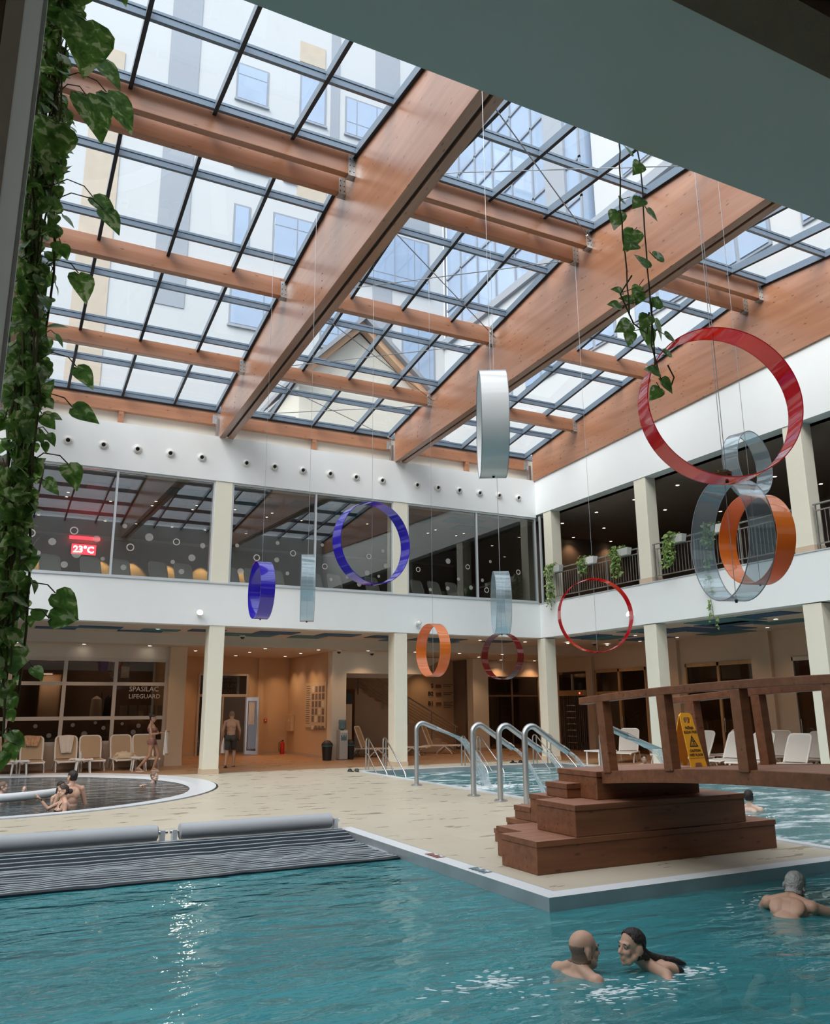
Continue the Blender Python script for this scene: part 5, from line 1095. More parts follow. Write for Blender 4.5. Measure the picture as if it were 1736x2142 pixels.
for k in range(26):
    rnd = random.Random(k); pts = [(.085 * cos(a) * rnd.uniform(.6, 1.1) + rnd.uniform(-.02, .02), .06 * sin(a) * rnd.uniform(.6, 1.1), .03 + rnd.uniform(0, .07)) for a in [q * .9 for q in range(8)]]; o.tube(pts, .003, 4)
o = o.build('wire_tangle', 'vine_stem', None, (6.08, 5.40, 3.85)); tag(o, 'tangle of thin wire resting in the bottom of the big red ring', 'wire')

# ================================================================ BALCONY RAILINGS AND PLANTERS
for (ya, yb, s) in ((18.55, 22.98, 'between corner and second balcony column'), (13.15, 17.95, 'behind the clear and orange rings'), (7.75, 12.55, 'at the far right edge')):
    t = thing('balcony_railing', 'grey metal balcony railing ' + s, 'railing', (16.99, (ya + yb) / 2, 5.275), 0, 'balcony railings'); L = (yb - ya) / 2
    MB().tube([(0, -L, 1.1), (0, L, 1.1)], .024, 10).build('handrail', 'rail_metal', t); MB().box(-.015, .015, -L, L, .93, .96).build('upper_rail', 'rail_metal', t); MB().box(-.015, .015, -L, L, .14, .17).build('lower_rail', 'rail_metal', t)
    n = int(2 * L / .115)
    b0 = MB().box(-.007, .007, -.007, .007, .17, .93).build('baluster', 'rail_metal', t); b0.location.y = -L + .06
    for k in range(1, n): c = b0.copy(); COL.objects.link(c); c.location.y = -L + .06 + k * (2 * L - .12) / (n - 1)
    for k in range(4): MB().box(-.02, .02, -L + .05 + k * (2 * L - .1) / 3 - .015, -L + .05 + k * (2 * L - .1) / 3 + .015, .001, 1.09).build('post', 'rail_metal', t)
def leafpts(mb, p, d, nrm, L, rnd, curl=.18):
    """one heart-shaped leaf blade, base at p, pointing along d"""
    d = d.normalized(); s = d.cross(nrm).normalized(); n = s.cross(d).normalized(); vs = []; fs = []
    prof = [(-.06, .10), (.02, .34), (.18, .44), (.38, .42), (.6, .31), (.82, .15), (1.0, .012)]
    for u, w in prof:
        z = -curl * u * u * L
        vs += [p + d * u * L + s * w * L + n * (z + .10 * L * w), p + d * (u + (.10 if u < 0 else 0)) * L + n * z, p + d * u * L - s * w * L + n * (z + .10 * L * w)]
    for i in range(len(prof) - 1):
        a = 3 * i; fs += [(a, a + 1, a + 4, a + 3), (a + 1, a + 2, a + 5, a + 4)]
    mb.add(vs, fs, True)
def vine(t, strands, nleaf, size, rnd, mname, spread, face, part_stem=True, petiole=(.03, .09)):
    lf, sm = MB(), MB()
    for pts in strands: sm.tube(pts, [.0026 + .0014 * rnd.random()] * len(pts), 6)
    for k in range(nleaf):
        pts = strands[k % len(strands)]; q = rnd.random() * (len(pts) - 1); i = min(int(q), len(pts) - 2); p = Vector(pts[i]).lerp(Vector(pts[i + 1]), q - i)
        a = rnd.uniform(0, 2 * pi); out = Vector((cos(a), sin(a), 0)) * rnd.uniform(.2, 1) * spread + Vector((0, 0, rnd.uniform(-.02, .03)))
        e = p + out.normalized() * rnd.uniform(*petiole) + out * .4
        mid = p.lerp(e, .5) + Vector((0, 0, .012)); sm.tube([p, mid, e], .0014, 4)
        d = (out.normalized() * rnd.uniform(.2, .9) + Vector((0, 0, rnd.uniform(-1.1, .05)))); nr = Vector(face) + Vector((rnd.uniform(-.8, .8), rnd.uniform(-.8, .8), rnd.uniform(-.3, .9)))
        leafpts(lf, e, d, nr, size * rnd.uniform(.65, 1.35), rnd, rnd.uniform(.05, .35))
    f = lf.build('foliage', mname, t); 
    if part_stem: sm.build('stem', 'vine_stem', t)
    return f
def strand(x, y, z0, z1, rnd, amp=.03, n=26):
    ph = rnd.uniform(0, 9); return [(x + amp * sin(ph + k * .55) + .4 * amp * rnd.uniform(-1, 1), y + amp * cos(ph + k * .4), z0 + (z1 - z0) * k / (n - 1)) for k in range(n)]
rnd = random.Random(11)
for (y, px_m, s, zb, nl, sz) in ((22.45, 'planter_grey', 'with a long trailing plant, nearest the corner column', 4.75, 190, .085), (20.65, 'planter_white', 'white box with a short plant, second from the corner', 5.75, 90, .085), (19.05, 'planter_grey', 'with a bushy hanging plant left of the second balcony column', 5.35, 200, .09), (16.8, 'planter_grey', 'with a hanging plant right of the second balcony column', 5.35, 210, .095), (15.3, 'planter_white', 'seen through the large clear ring', 5.7, 90, .085)):
    t = thing('planter', 'balcony rail planter ' + s, 'planter', (16.86, y, 6.22), 0, 'planters on the balcony railing')
    mb = MB(); mb.hexa([(-.08, -.2, 0), (.08, -.2, 0), (.08, .2, 0), (-.08, .2, 0)], [(-.1, -.24, .22), (.1, -.24, .22), (.1, .24, .22), (-.1, .24, .22)]); bevel(mb.build('box', px_m, t), .01)
    MB().box(.06, .14, -.1, .1, .12, .16).build('hook', 'rail_metal', t)
    ss = [[(rnd.uniform(-.05, .05), rnd.uniform(-.1, .3), .2), (-.06, rnd.uniform(.05, .4), .32), (-.15 + rnd.uniform(-.03, .03), rnd.uniform(.15, .42), .15)] + [(-.15 + rnd.uniform(-.05, .05), rnd.uniform(.16, .40), .1 + (zb - 6.22) * rnd.uniform(.6, 1) * q / 6) for q in range(1, 7)] for _ in range(7)]
    vine(t, ss, nl, sz, rnd, 'leaf_green', .09, (-1, -.4, .5))
t = thing('hanging_vine', 'thin variegated vine hanging below the right white band under the clear ring', 'plant', (16.84, 15.75, 4.5), 0, 'hanging vines'); vine(t, [strand(0, 0, 1.85, -.82, rnd, .03), strand(.0, .05, 1.85, -.6, rnd, .03)], 80, .095, rnd, 'leaf_pale', .07, (-1, -.4, .4))
# big vine on the left
t = thing('hanging_vine', 'dense green vine curtain hanging along the left dark column', 'plant', (.03, 2.36, 3.0), 0, 'hanging vines')
ss = [strand(rnd.uniform(-.075, .005), rnd.uniform(-.03, .05), 1.6, rnd.uniform(-1.35, -1.0), rnd, .012, 34) for _ in range(11)]
ss = [[(p[0] - .026 * p[2], p[1], p[2]) for p in s_] for s_ in ss]
vine(t, ss, 1250, .042, rnd, 'leaf_green', .02, (.3, -1, .4), petiole=(.008, .03))
lf = MB(); sm = MB()
for (x, z, dx, dz, L) in ((.0, 1.02, -.2, -1, .20), (.03, .80, .1, -1, .19), (.08, .72, 1, -.9, .10), (.11, .62, .75, -.85, .14), (.05, .55, .5, -1, .15), (-.02, .42, -.1, -1, .15), (.10, .25, .8, -.5, .09), (.13, .20, .6, -.7, .085), (.08, -.02, .4, -1, .09), (.10, -.30, .7, -.7, .075), (.10, -.42, .8, -.3, .08), (.10, -.60, .5, -1, .075), (.1, -.95, .7, -.6, .085), (.09, -1.02, 1, .1, .07), (.1, .98, .6, -.9, .08)):
    p = Vector((x, rnd.uniform(-.06, .02), z)); leafpts(lf, p, Vector((dx, -.15, dz)), Vector((.2, -1, .35)), L, rnd, .25); sm.tube([(-.03 - .026 * z, .01, z - .02), Vector((-.03 - .026 * z, .0, z)).lerp(p, .45) + Vector((0, -.01, .025)), Vector((-.03 - .026 * z, .0, z)).lerp(p, .8) + Vector((0, -.01, .02)), p], .0018, 5)
lf.build('foliage', 'leaf_green', t); sm.build('stem', 'vine_stem', t)['kind'] = 'stuff'
# sparse vine hanging from the near ceiling edge, right
t = thing('hanging_vine', 'sparse vine hanging from the dark ceiling edge in front of the beams, right of centre', 'plant', (2.25, 2.35, 3.6), 0, 'hanging vines')
S1 = strand(-.06, 0, .62, -.28, rnd, .012, 14); S2 = strand(.06, 0, .62, -.5, rnd, .010, 16); S3 = [(.07, 0, -.2), (.05, 0, -.4), (.09, .0, -.56), (.13, 0, -.58), (.16, 0, -.52), (.13, 0, -.47)]; S4 = [(-.03, 0, -.1), (-.1, 0, -.2), (-.04, 0, -.32), (.03, 0, -.35), (.05, 0, -.25)]
lf, sm = MB(), MB()
for s_ in (S1, S2, S3, S4): sm.tube(s_, .0035, 6)
for (x, z, dx, dz, L) in ((-.07, .20, -.3, -1, .10), (-.05, .26, .5, .2, .06), (.05, .52, -.3, .6, .07), (.05, .45, -.4, -.6, .085), (.05, .28, -.5, -.5, .085), (.09, .25, .8, -.5, .075), (.0, .12, -.3, -.8, .11), (-.02, .04, -.8, -.5, .09), (.12, .02, .6, .6, .08), (.04, -.06, -.4, .6, .09), (.03, -.12, -.2, -.6, .07), (.02, -.16, -.4, -.9, .07), (-.01, -.2, -.9, .1, .07), (-.06, -.17, -.7, .1, .06), (-.08, -.24, -1, .0, .07),
                          (.02, -.28, -.5, -.8, .085), (.05, -.3, .2, -.9, .11), (.09, -.27, .5, -.6, .1), (.11, -.2, .3, .6, .08), (-.05, -.32, -.9, -.5, .09), (-.06, -.36, -.2, -.9, .07), (.12, -.34, .9, -.2, .07), (.13, -.42, .7, .5, .06), (.07, -.52, -.9, .1, .08), (.09, -.54, .6, -.6, .08), (.08, -.58, -.6, -.7, .075), (.11, -.56, .9, .2, .06)):
    p = Vector((x, rnd.uniform(-.03, .03), z)); leafpts(lf, p, Vector((dx, rnd.uniform(-.2, .2), dz)), Vector((rnd.uniform(-.3, .3), -1, .4)), L * .95, rnd, .2); sm.tube([(.5 * x + .02, 0, z + .02), p], .0018, 5)
lf.build('foliage', 'leaf_pale', t); sm.build('stem', 'vine_stem', t)
# ================================================================ PEOPLE
def cap(A, p, q, r1, r2, n=14):
    """tapered capsule, closed"""
    p, q = Vector(p), Vector(q); d = q - p; L = d.length; t = d.normalized() if L > 1e-6 else Vector((0, 0, 1)); M = t.to_track_quat('Z', 'Y').to_matrix().to_4x4()
    prof = [(0, -r1)] + [(r1 * sin(a), -r1 * cos(a)) for a in (.4, .8, 1.2, 1.57)] + [(r2 * cos(a), L + r2 * sin(a)) for a in (0, .4, .8, 1.2)] + [(0, L + r2)]
    A.lathe(prof, n, p, M)
def ell(A, c, r, M=None, F=None):
    c = Vector(c)
    if F: A.sphere(F @ c, r, F.to_3x3().to_4x4() @ (M or Matrix()), 18, 12)
    else: A.sphere(c, r, M, 18, 12)
def head(A, F, s=1.0, female=False, bald=False):
    """head in frame F: +Y is where the face looks, origin at the centre of the skull"""
    S = lambda *v: tuple(x * s for x in v); T = lambda *v: F @ Vector(S(*v))
    ell(A, S(0, -.014, .030), S(.075, .093, .086), None, F); ell(A, S(0, .028, -.038), S(.056, .062, .076), None, F); ell(A, S(0, -.02, -.03), S(.062, .07, .07), None, F)
    cap(A, T(-.026, .045, -.088), T(.026, .045, -.088), .030 * s, .030 * s); cap(A, T(0, .062, -.102), T(0, .066, -.104), .020 * s, .02 * s)
    cap(A, T(0, .084, .006), T(0, .108, -.034), .008 * s, .0135 * s); cap(A, T(-.012, .096, -.038), T(.012, .096, -.038), .009 * s, .009 * s)
    for k in (-1, 1):
        cap(A, T(k * .014, .082, .022), T(k * .045, .068, .020), .012 * s, .010 * s); ell(A, S(k * .034, .062, -.032), S(.024, .024, .026), None, F)
        cap(A, T(k * .058, .02, -.06), T(k * .03, .055, -.09), .020 * s, .02 * s)
        ME = Matrix.Rotation(k * .35, 4, 'Z'); ell(A, S(k * .079, -.012, -.012), S(.009, .024, .033), ME, F); cap(A, T(k * .080, -.026, .012), T(k * .084, -.032, -.02), .006 * s, .006 * s); cap(A, T(k * .077, -.004, -.040), T(k * .079, -.012, -.044), .008 * s, .008 * s)
    cap(A, T(-.019, .086, -.066), T(.019, .086, -.066), .0075 * s, .0075 * s); cap(A, T(-.014, .084, -.077), T(.014, .084, -.077), .0085 * s, .0085 * s)
def hand(A, w, d, nrm, side, s=1.0, curl=.5):
    """palm, four unequal bent fingers and a side thumb; d: wrist->fingers, nrm: back-of-hand normal, side: +1/-1 thumb side"""
    d = Vector(d).normalized(); n = Vector(nrm); n = (n - d * n.dot(d)).normalized(); x = d.cross(n) * side; w = Vector(w)
    for k, o in enumerate((-.026, -.009, .009, .026)): cap(A, w + x * o * .55 * s + d * .008 * s, w + x * o * s + d * .085 * s, .014 * s, .0125 * s, 10)
    for o, L in ((.028, .066), (.0095, .076), (-.0095, .070), (-.027, .054)):
        p = w + x * o * s + d * .088 * s; a = 0; st = d.copy()
        for k, f in enumerate((.45, .32, .23)):
            a += curl * (.45, .8, .5)[k]; st = d * cos(a) - n * sin(a); q = p + st * L * f * s; cap(A, p, q, (.0095, .0085, .0078)[k] * s, (.0085, .0078, .007)[k] * s, 10); p = q
    p = w + x * .022 * s + d * .022 * s; q = p + (x * .75 + d * .6 - n * .25).normalized() * .04 * s; e = q + (x * .3 + d * .85 - n * .35).normalized() * .032 * s
    cap(A, p, q, .0135 * s, .0105 * s, 10); cap(A, q, e, .0105 * s, .0082 * s, 10)
def torso(A, F, s=1.0, female=False):
    """pelvis at the frame origin, +Z towards the head, +Y forwards; returns joints"""
    w = .88 if female else 1.0
    for c, r in (((0, -.005, .0), (.158, .108, .115)), ((0, 0, .13), (.132 * w, .092, .12)), ((0, .0, .25), (.142 * w, .102, .12)), ((0, .002, .36), (.158 * w, .112, .12)), ((0, -.008, .43), (.150 * w, .095, .07))):
        ell(A, tuple(k * s for k in c), tuple(k * s for k in r), None, F)
    for k in (-1, 1):
        ell(A, (k * .075 * s, -.07 * s, -.03 * s), (.085 * s, .075 * s, .085 * s), None, F)
        cap(A, F @ Vector((k * .03 * s, -.02 * s, .52 * s)), F @ Vector((k * .165 * w * s, -.012 * s, .455 * s)), .042 * s, .05 * s)
        ell(A, (k * .08 * s, -.075 * s, .36 * s), (.07 * w * s, .04 * s, .09 * s), None, F)
        if female: ell(A, (k * .068 * s, .085 * s, .32 * s), (.058 * s, .058 * s, .06 * s), None, F)
        else: ell(A, (k * .07 * s, .07 * s, .36 * s), (.075 * s, .045 * s, .065 * s), None, F)
    J = {'sl': F @ Vector((-.185 * w * s, -.01 * s, .45 * s)), 'sr': F @ Vector((.185 * w * s, -.01 * s, .45 * s)), 'n': F @ Vector((0, -.012 * s, .50 * s)), 'hl': F @ Vector((-.09 * s, 0, -.04 * s)), 'hr': F @ Vector((.09 * s, 0, -.04 * s))}
    return J
def arm(A, sh, el, wr, s=1.0, d=None, nrm=(0, 0, 1), side=1, curl=.5, thin=1.0):
    sh, el, wr = Vector(sh), Vector(el), Vector(wr); t = s * thin
    cap(A, sh, sh, .060 * t, .060 * t); cap(A, sh, sh.lerp(el, .45), .052 * t, .049 * t); cap(A, sh.lerp(el, .4), el, .049 * t, .037 * t); cap(A, el, el.lerp(wr, .35), .038 * t, .041 * t); cap(A, el.lerp(wr, .35), wr, .041 * t, .026 * t)
    hand(A, wr, d or (wr - el), nrm, side, s, curl)
def leg(A, hp, kn, an, toe, s=1.0, thin=1.0):
    hp, kn, an, toe = Vector(hp), Vector(kn), Vector(an), Vector(toe); t = s * thin
    cap(A, hp, hp.lerp(kn, .5), .092 * t, .076 * t); cap(A, hp.lerp(kn, .5), kn, .076 * t, .054 * t); cap(A, kn, kn.lerp(an, .32), .052 * t, .058 * t); cap(A, kn.lerp(an, .32), an, .058 * t, .034 * t)
    d = (toe - an); heel = an - Vector((d.x, d.y, 0)).normalized() * .035 * s - Vector((0, 0, .04 * s))
    cap(A, heel, an, .030 * s, .034 * s); cap(A, an, toe, .036 * s, .024 * s); cap(A, heel, toe, .028 * s, .026 * s)
    sd = Vector((-d.y, d.x, 0)).normalized()
    for k in range(5): p = toe + sd * (k - 2) * .016 * s; cap(A, p, p + Vector((d.x, d.y, 0)).normalized() * (.03 - .004 * abs(k - 1)) * s, .011 * s, .009 * s, 8)
def skin(A, name, m, root, vox=.010, it=5):
    """fuse the solids into one continuous body surface"""
    tmp = A.build('tmp_body', m); md = tmp.modifiers.new('r', 'REMESH'); md.mode = 'VOXEL'; md.voxel_size = vox; md.use_smooth_shade = True
    sm = tmp.modifiers.new('s', 'SMOOTH'); sm.factor = .5; sm.iterations = it
    dg = bpy.context.evaluated_depsgraph_get(); dg.update(); me = bpy.data.meshes.new_from_object(tmp.evaluated_get(dg)); old = tmp.data; bpy.data.objects.remove(tmp); bpy.data.meshes.remove(old)
    me.name = name; me.materials.clear(); me.materials.append(MATS[m]); me.polygons.foreach_set('use_smooth', [True] * len(me.polygons))
    o = bpy.data.objects.new(name, me); COL.objects.link(o); o.parent = root; return o
def shell(body, pred, off, name, m, root, rough=0.0, seed=0):
    """a garment or hair: the part of the body surface picked by pred, lifted off by off (a number or a function of the point)"""
    me = body.data; keep = [pred(v.co) for v in me.vertices]; idx = {}; vs = []; fs = []
    for p in me.polygons:
        if all(keep[i] for i in p.vertices):
            f = []
            for i in p.vertices:
                if i not in idx:
                    v = me.vertices[i]; k = off(v.co) if callable(off) else off
                    if rough: k += rough * noise.noise(v.co * 38 + Vector((seed, 0, 0))) + rough * .7 * noise.noise(v.co * 90)
                    idx[i] = len(vs); vs.append(v.co + v.normal * k)
                f.append(idx[i])
            fs.append(f)
    n = bpy.data.meshes.new(name); n.from_pydata(vs, [], fs); n.materials.append(MATS[m]); n.polygons.foreach_set('use_smooth', [True] * len(n.polygons))
    o = bpy.data.objects.new(name, n); COL.objects.link(o); o.parent = root; s_ = o.modifiers.new('t', 'SOLIDIFY'); s_.thickness = .006; s_.offset = -1; return o
def eyes(F, root, s=1.0):
    for k in (-1, 1):
        M = F @ Matrix.Translation((k * .031 * s, .0755 * s, .000)); MB().sphere((0, 0, 0), .0125 * s, None, 12, 8).build('eye', 'eye_white', root).matrix_local = M
        MB().sphere((0, .0075 * s, 0), (.0075 * s, .006 * s, .0075 * s), None, 10, 6).build('iris', 'ink_black', root).matrix_local = M
        MB().tube([(-.016 * s, .012 * s, .020 * s), (0, .017 * s, .025 * s), (.017 * s, .008 * s, .021 * s)], .0028 * s, 5).build('eyebrow', 'hair_dark', root).matrix_local = M
def frame(loc, rx=0, ry=0, rz=0): return Matrix.Translation(loc) @ Euler((rx, ry, rz), 'XYZ').to_matrix().to_4x4()
def person(label, loc, az): return thing('person', label, 'person', loc, -radians(az))
HZ = lambda F: F.inverted()

# 1 bald man, front pool, seen from behind: upright in the water, head turned to the right
t = person('bald man chest-deep in the front pool, seen from behind, facing the woman', (4.04, 5.27, -.12), 96)
A = MB(); H = frame((0, .0, .158), 0, 0, 0); head(A, H, 1.10); cap(A, (0, -.018, .12), (0, -.035, -.01), .066, .076); cap(A, (0, -.03, .05), (0, -.05, -.06), .075, .10)
T = frame((0, -.10, -.465), radians(-6), 0, .25); J = torso(A, T)
arm(A, J['sl'], (-.38, .10, -.08), (-.52, .32, -.07), nrm=(0, 0, 1), side=1); arm(A, J['sr'], (.34, -.06, -.16), (.46, .16, -.22), nrm=(0, 0, 1), side=-1)
leg(A, J['hl'], (-.12, .10, -1.0), (-.14, -.22, -1.12), (-.14, -.36, -1.12)); leg(A, J['hr'], (.12, .05, -1.02), (.14, -.28, -1.1), (.14, -.42, -1.10))
b = skin(A, 'body', 'skin_light', t, .009, 3); eyes(H, t, 1.1)
shell(b, lambda c: c.z > .075 and c.z < .200 - .12 * max(0, c.y) and c.y < .025 and (Vector((c.x, c.y + .02)).length < .125) and not (abs(c.x) > .078 and c.y > -.05), .0018, 'stubble', 'hair_stubble', t)
shell(b, lambda c: -.70 < c.z < -.43, .010, 'swim_shorts', 'swim_black', t)
# 2 woman with wet dark hair, swimming towards him
t = person('woman with wet dark ponytail swimming in the front pool, facing the bald man', (4.47, 5.12, -.12), 283)
A = MB(); H = frame((0, .10, .165), radians(4), 0, radians(12)); head(A, H, 1.03); cap(A, H @ Vector((0, -.02, -.05)), (0, -.07, .0), .048, .054)
T = frame((0, -.46, -.20), radians(-64), 0, 0); J = torso(A, T, .95, True)
arm(A, J['sl'], (-.40, .02, -.10), (-.42, .28, -.12), .92, thin=.85, side=1); arm(A, J['sr'], (.36, -.20, -.06), (.52, -.34, -.07), .92, thin=.85, side=-1)
leg(A, J['hl'], (-.12, -.90, -.36), (-.14, -1.28, -.42), (-.14, -1.40, -.46), .95, .92); leg(A, J['hr'], (.12, -.88, -.42), (.16, -1.24, -.56), (.16, -1.36, -.60), .95, .92)
b = skin(A, 'body', 'skin_light', t, .008, 3); eyes(H, t, 1.03); Hi = H.inverted()
def hair_w(c):
    q = Hi @ c; return q.length < .15 and q.z > -.085 and (q.y < .02 + .55 * (q.z - .02) if q.z > .02 else q.y < -.012) and not (abs(q.x) > .070 and -.05 < q.z < .03 and q.y > -.035)
shell(b, hair_w, .008, 'hair', 'hair_dark', t, .003)
mb = MB(); mb.tube([H @ Vector((0, -.095, -.01)), H @ Vector((0, -.115, -.07)), (0.01, -.10, .055), (.015, -.17, .045), (.02, -.26, .035), (.0, -.34, .012)], [.034, .045, .042, .036, .03, .008], 12)
o = mb.build('ponytail', 'hair_dark', t); o.modifiers.new('s', 'SUBSURF').levels = 1
MB().tube([H @ Vector((-.02, .083, -.068)), H @ Vector((0, .088, -.067)), H @ Vector((.02, .083, -.068))], [.003, .0055, .003], 6).build('lips', 'lip', t)
shell(b, lambda c: -.27 < c.y < -.19 and c.z > -.32 and abs(c.x) < .17, .005, 'bikini_strap', 'swim_black', t); shell(b, lambda c: -.66 < c.y < -.50 and abs(c.x) < .2, .006, 'bikini_bottom', 'swim_black', t)
# 3 grey-haired man by the far side of the front pool
t = person('grey-haired man with bare back swimming away near the bridge', (6.88, 5.82, -.12), 62)
A = MB(); H = frame((.02, .17, .195), radians(-14), radians(8), radians(-6)); head(A, H, 1.10); cap(A, H @ Vector((0, -.02, -.05)), (0, .02, .06), .066, .085); cap(A, (-.09, .0, .05), (.09, .0, .05), .06, .06)
T = frame((0, -.42, -.215), radians(-54), 0, 0); J = torso(A, T, 1.04)
arm(A, J['sl'], (-.34, .22, -.08), (-.30, .48, -.14), nrm=(0, 0, 1), side=1); arm(A, J['sr'], (.40, .14, -.03), (.60, .34, -.05), nrm=(0, 0, 1), side=-1)
leg(A, J['hl'], (-.14, -.80, -.42), (-.16, -1.22, -.50), (-.16, -1.34, -.56)); leg(A, J['hr'], (.14, -.76, -.50), (.2, -1.14, -.66), (.2, -1.26, -.7))
b = skin(A, 'body', 'skin_light', t, .009, 3); eyes(H, t); Hi3 = H.inverted()
def hair_g(c):
    q = Hi3 @ c; return q.length < .15 and q.z > -.075 and (q.y < .045 + .3 * q.z if q.z > .03 else q.y < -.02) and not (abs(q.x) > .07 and -.05 < q.z < .03 and q.y > -.03)
shell(b, hair_g, .010, 'hair', 'hair_grey', t, .004); shell(b, lambda c: -.80 < c.y < -.34 and c.z < -.12 and abs(c.x) < .24, .012, 'swim_shorts', 'swim_black', t)

# round pool group (water at -.055)
def hairfn(H, line=.03, low=-.07, back=-.02):
    Hn = H.inverted()
    def f(c):
        q = Hn @ c; return q.length < .15 and q.z > low and (q.y < line + .4 * q.z if q.z > .03 else q.y < back) and not (abs(q.x) > .068 and -.05 < q.z < .03 and q.y > -.03)
    return f
def upright(t, zc, m, s=1.0, female=False, hx=(0, 0, 0), arms=None, lean=-4, hair=None, hairm='hair_dark', legs=True):
    """a bather standing in the water: shoulders at height zc above the water"""
    A = MB(); T = frame((0, 0, zc - .45 * s), radians(lean), 0, 0); J = torso(A, T, s, female); n = J['n']
    H = Matrix.Translation(n + Vector((0, .02, .175 * s))) @ Euler(hx, 'XYZ').to_matrix().to_4x4(); head(A, H, s * (.95 if female else 1)); cap(A, H @ Vector((0, -.02, -.05)), n - Vector((0, 0, .03)), .052 * s * (.86 if female else 1), .060 * s)
    for (k, sh) in (('l', J['sl']), ('r', J['sr'])):
        el, wr = (arms or {}).get(k, ((sh.x * 1.5, .05, zc - .30), (sh.x * 1.3, .28, zc - .36)))
        arm(A, sh, el, wr, s, side=1 if k == 'l' else -1, thin=.82 if female else 1)
    if legs:
        leg(A, J['hl'], (-.11, .05, zc - .92 * s), (-.12, -.02, -.96), (-.12, .12, -1.0), s); leg(A, J['hr'], (.11, .05, zc - .92 * s), (.12, -.02, -.96), (.12, .12, -1.0), s)
    b = skin(A, 'body', m, t, .010, 3); eyes(H, t, s)
    if hair: shell(b, hairfn(H, *hair), .009, 'hair', hairm, t, .003)
    return b, H, J
t = person('dark-haired man standing waist-deep in the round pool with his bare back turned', (1.63, 18.05, -.055), 352)
b, H, J = upright(t, .30, 'skin_light', 1.03, hx=(0, 0, .5), hair=(.04, -.07, -.015))
shell(b, lambda c: -.38 < c.z < -.05 and abs(c.x) < .24, .011, 'swim_shorts', 'swim_black', t)
t = person('woman in black swimsuit in the round pool, hand on the tube rail', (1.45, 17.2, -.055), 262)
b, H, J = upright(t, .14, 'skin_light', .95, True, hx=(-.1, 0, 0), arms={'r': ((.30, .22, .02), (.36, .36, .20))}, hair=(.03, -.08, -.01), hairm='hair_brown')
mb = MB(); mb.sphere(H @ Vector((0, -.12, -.03)), .05); mb.build('hair_bun', 'hair_brown', t)
shell(b, lambda c: c.z < .02 and c.z > -.42 and abs(c.x) < .17, .006, 'swimsuit', 'swim_black', t)
for k in (-1, 1): MB().tube([J['n'] + Vector((k * .09, y, z)) for y, z in ((.085, -.18), (.08, -.08), (.02, -.015), (-.07, -.07), (-.1, -.2))], .008, 6).build('strap', 'swim_black', t)
MB().lathe([(.031, -.012), (.034, 0), (.031, .012)], 16, (.352, .345, .18), Euler((.7, .2, 0)).to_matrix().to_4x4()).build('wristband', 'black_plastic', t)
t = person('laughing dark-haired woman behind the standing man in the round pool', (1.50, 19.15, -.055), 150)
b, H, J = upright(t, .06, 'skin_light', .95, True, hx=(0, .12, .1), hair=(.03, -.10, -.0))
mb = MB(); mb.tube([H @ Vector((.06, -.03, -.02)), H @ Vector((.085, -.02, -.10)), H @ Vector((.09, .0, -.19))], [.03, .032, .02], 10); mb.tube([H @ Vector((-.06, -.03, -.02)), H @ Vector((-.085, -.02, -.10)), H @ Vector((-.09, .0, -.19))], [.03, .032, .02], 10); mb.build('long_hair', 'hair_dark', t)
t = person('man in the round pool at the left edge of the picture, head in profile', (.44, 20.75, -.055), 100)
b, H, J = upright(t, -.04, 'skin_pale', 1.0, hair=(.02, -.06, -.03), hairm='hair_stubble')
t = person('small bald child in the round pool behind the white tube rail', (.93, 21.3, -.055), 190)
b, H, J = upright(t, -.07, 'skin_pale', .62, legs=False)
t = person('short-haired man swimming alone in the round pool, one arm stretched to the left', (3.96, 22.6, -.055), 150)
b, H, J = upright(t, -.08, 'skin_pale', 1.0, hx=(0, 0, .35), arms={'r': ((.50, .35, -.03), (.74, .50, .0))}, hair=(.02, -.05, -.03), hairm='hair_stubble', legs=False)

# far pool bathers half hidden by the bridge
t = person('child in the far pool whose head just shows above the bridge deck', (15.2, 16.95, -.12), 215)
b, H, J = upright(t, .38, 'skin_tan', .8, hair=(.03, -.08, -.01)); 
t = person('bather lying back in the foaming far pool, partly hidden by the wooden steps', (12.6, 11.35, -.12), 60)
b, H, J = upright(t, .02, 'skin_pale', 1.0, hair=(.03, -.06, -.01))

# walking woman with towel by the office glazing
t = person('woman walking past the loungers holding a white towel in front of her', (4.42, 25.74, 0), 118)
A = MB(); T = frame((0, 0, .86), radians(6), 0, 0); J = torso(A, T, .95, True); n = J['n']
H = Matrix.Translation(n + Vector((0, .03, .168))) @ Euler((-.18, 0, 0)).to_matrix().to_4x4(); head(A, H, .95); cap(A, H @ Vector((0, -.02, -.05)), n - Vector((0, 0, .03)), .045, .052)
arm(A, J['sl'], (-.20, .10, 1.06), (-.10, .34, 1.12), .93, (0.2, 1, .1), (0, 0, 1), 1, .9, .8); arm(A, J['sr'], (.22, .02, 1.04), (.12, .26, 1.08), .93, (-.2, 1, .1), (0, 0, 1), -1, .9, .8)
leg(A, J['hl'], (-.09, .16, .45), (-.09, .04, .075), (-.09, .18, .035), .95, .92); leg(A, J['hr'], (.09, -.04, .44), (.09, -.34, .11), (.09, -.22, .035), .95, .92)
b = skin(A, 'body', 'skin_tan', t, .010, 3); eyes(H, t, .95); shell(b, hairfn(H, .03, -.06, -.02), .010, 'hair', 'hair_dark', t, .003); MB().sphere(H @ Vector((0, -.10, .07)), .052).build('hair_bun', 'hair_dark', t)
shell(b, lambda c: .74 < c.z < .90 + .1 * abs(c.x) and c.y < .22, .006, 'bikini_bottom', 'swim_pattern', t); shell(b, lambda c: 1.10 < c.z < 1.22 and abs(c.x) < .15, .006, 'bikini_top', 'swim_pattern', t)
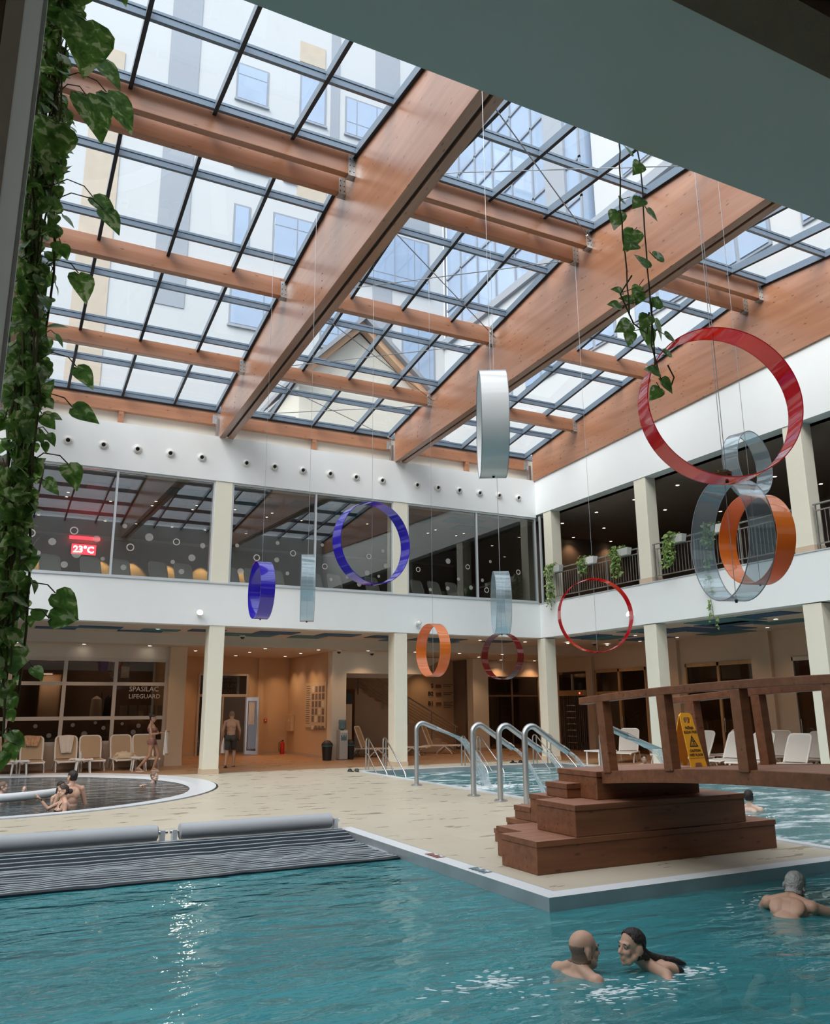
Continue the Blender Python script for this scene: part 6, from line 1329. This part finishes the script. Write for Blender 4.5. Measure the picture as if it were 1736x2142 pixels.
MB().lathe([(.03, -.01), (.033, 0), (.03, .01)], 16, (.135, .235, 1.075), Euler((1.4, 0, 0)).to_matrix().to_4x4()).build('wristband', 'black_plastic', t)
for dx, dy, dz in ((-.09, .10, 0), (.09, -.28, 0)): mb = MB(); mb.lathe([(0, 0), (1, 0), (1.03, .5), (1, 1), (0, 1)], 18); mb.v = [(v[0] * .048 + dx, v[1] * .13 + dy, v[2] * .02 + .001) for v in mb.v]; mb.build('flip_flop', 'towel_white', t)
mb = MB(); vs = []; fs = []
for j in range(15):
    for i in range(11):
        u = i / 10 - .5; v = j / 14; vs.append((u * .22 * (1 + .25 * v) + .01 * sin(7 * v + i), .40 + .035 * sin(u * 22 + 2 * v) * (.3 + v) + .02 * v, 1.13 - v * .66 + .03 * sin(u * 9)))
for j in range(14):
    for i in range(10): fs.append((j * 11 + i, j * 11 + i + 1, (j + 1) * 11 + i + 1, (j + 1) * 11 + i))
mb.add(vs, fs, True); Rz = Matrix.Translation((4.42, 25.74, 0)) @ Matrix.Rotation(-radians(118), 4, 'Z'); o = mb.build('towel', 'towel_white', None); o.matrix_world = Rz; o.modifiers.new('t', 'SOLIDIFY').thickness = .015; tag(o, 'long white towel hanging from the hands of the walking woman', 'towel')
# man in shorts walking to the door
t = person('bare-backed man in dark grey shorts walking away to the salt room door', (6.86, 26.2, 0), 20)
A = MB(); T = frame((0, 0, .90), radians(-2), 0, 0); J = torso(A, T, 1.0); n = J['n']
H = Matrix.Translation(n + Vector((0, .02, .17))) @ Euler((-.1, 0, -.15)).to_matrix().to_4x4(); head(A, H, 1.0); cap(A, H @ Vector((0, -.02, -.05)), n - Vector((0, 0, .03)), .054, .062)
arm(A, J['sl'], (-.25, .0, 1.08), (-.23, .12, .84), 1, (0, .3, -1), (-1, 0, 0), 1, .8); arm(A, J['sr'], (.26, .04, 1.08), (.24, .26, .92), 1, (0, .5, -1), (1, 0, 0), -1, .8)
leg(A, J['hl'], (-.10, -.02, .47), (-.10, -.34, .13), (-.10, -.22, .04)); leg(A, J['hr'], (.10, .14, .48), (.10, .06, .08), (.10, .22, .035))
b = skin(A, 'body', 'skin_tan', t, .010, 3); eyes(H, t); shell(b, hairfn(H, .0, -.05, -.03), .003, 'hair', 'hair_stubble', t)
shell(b, lambda c: .52 < c.z < .96 and abs(c.x) < .22, lambda c: .014 + .03 * max(0, .9 - c.z), 'shorts', 'swim_grey', t)
for dx, dy in ((-.10, -.27), (.10, .14)): mb = MB(); mb.lathe([(0, 0), (1, 0), (1.03, .5), (1, 1), (0, 1)], 18); mb.v = [(v[0] * .055 + dx, v[1] * .145 + dy, v[2] * .022 + .001) for v in mb.v]; mb.build('sandal', 'black_plastic', t)
heap('towel', 'towel_white', 'white towel dangling in the left hand of the walking man', (6.68, 26.36, .42), .07, .07, .38, 12)

# splashes on the front pool around the swimmers
for k, (x, y, n, rx, ry, s) in enumerate([(3.95, 4.85, 120, .75, .35, 'just in front of the bald man'), (3.35, 5.45, 70, .6, .3, 'to the left behind the bald man'), (4.75, 4.95, 50, .4, .2, 'beside the ponytailed woman'), (7.1, 6.2, 50, .45, .3, 'beside the grey-haired man')]):
    mb = MB(); rn = random.Random(90 + k)
    for q in range(n):
        rr = abs(rn.gauss(0, .55)); th = rn.uniform(0, 2 * pi); sz = rn.uniform(.003, .0085)
        mb.sphere((rr * rx * cos(th), rr * ry * sin(th), -.001), (sz * rn.uniform(2, 7), sz, .002 + sz * .12), Matrix.Rotation(-.45 + rn.uniform(-.4, .4), 4, 'Z'), 8, 4)
    o = mb.build('splash_foam', 'foam', None, (x, y, -.119)); o['kind'] = 'stuff'; o['label'] = 'small white ripples and foam ' + s; o['category'] = 'foam'
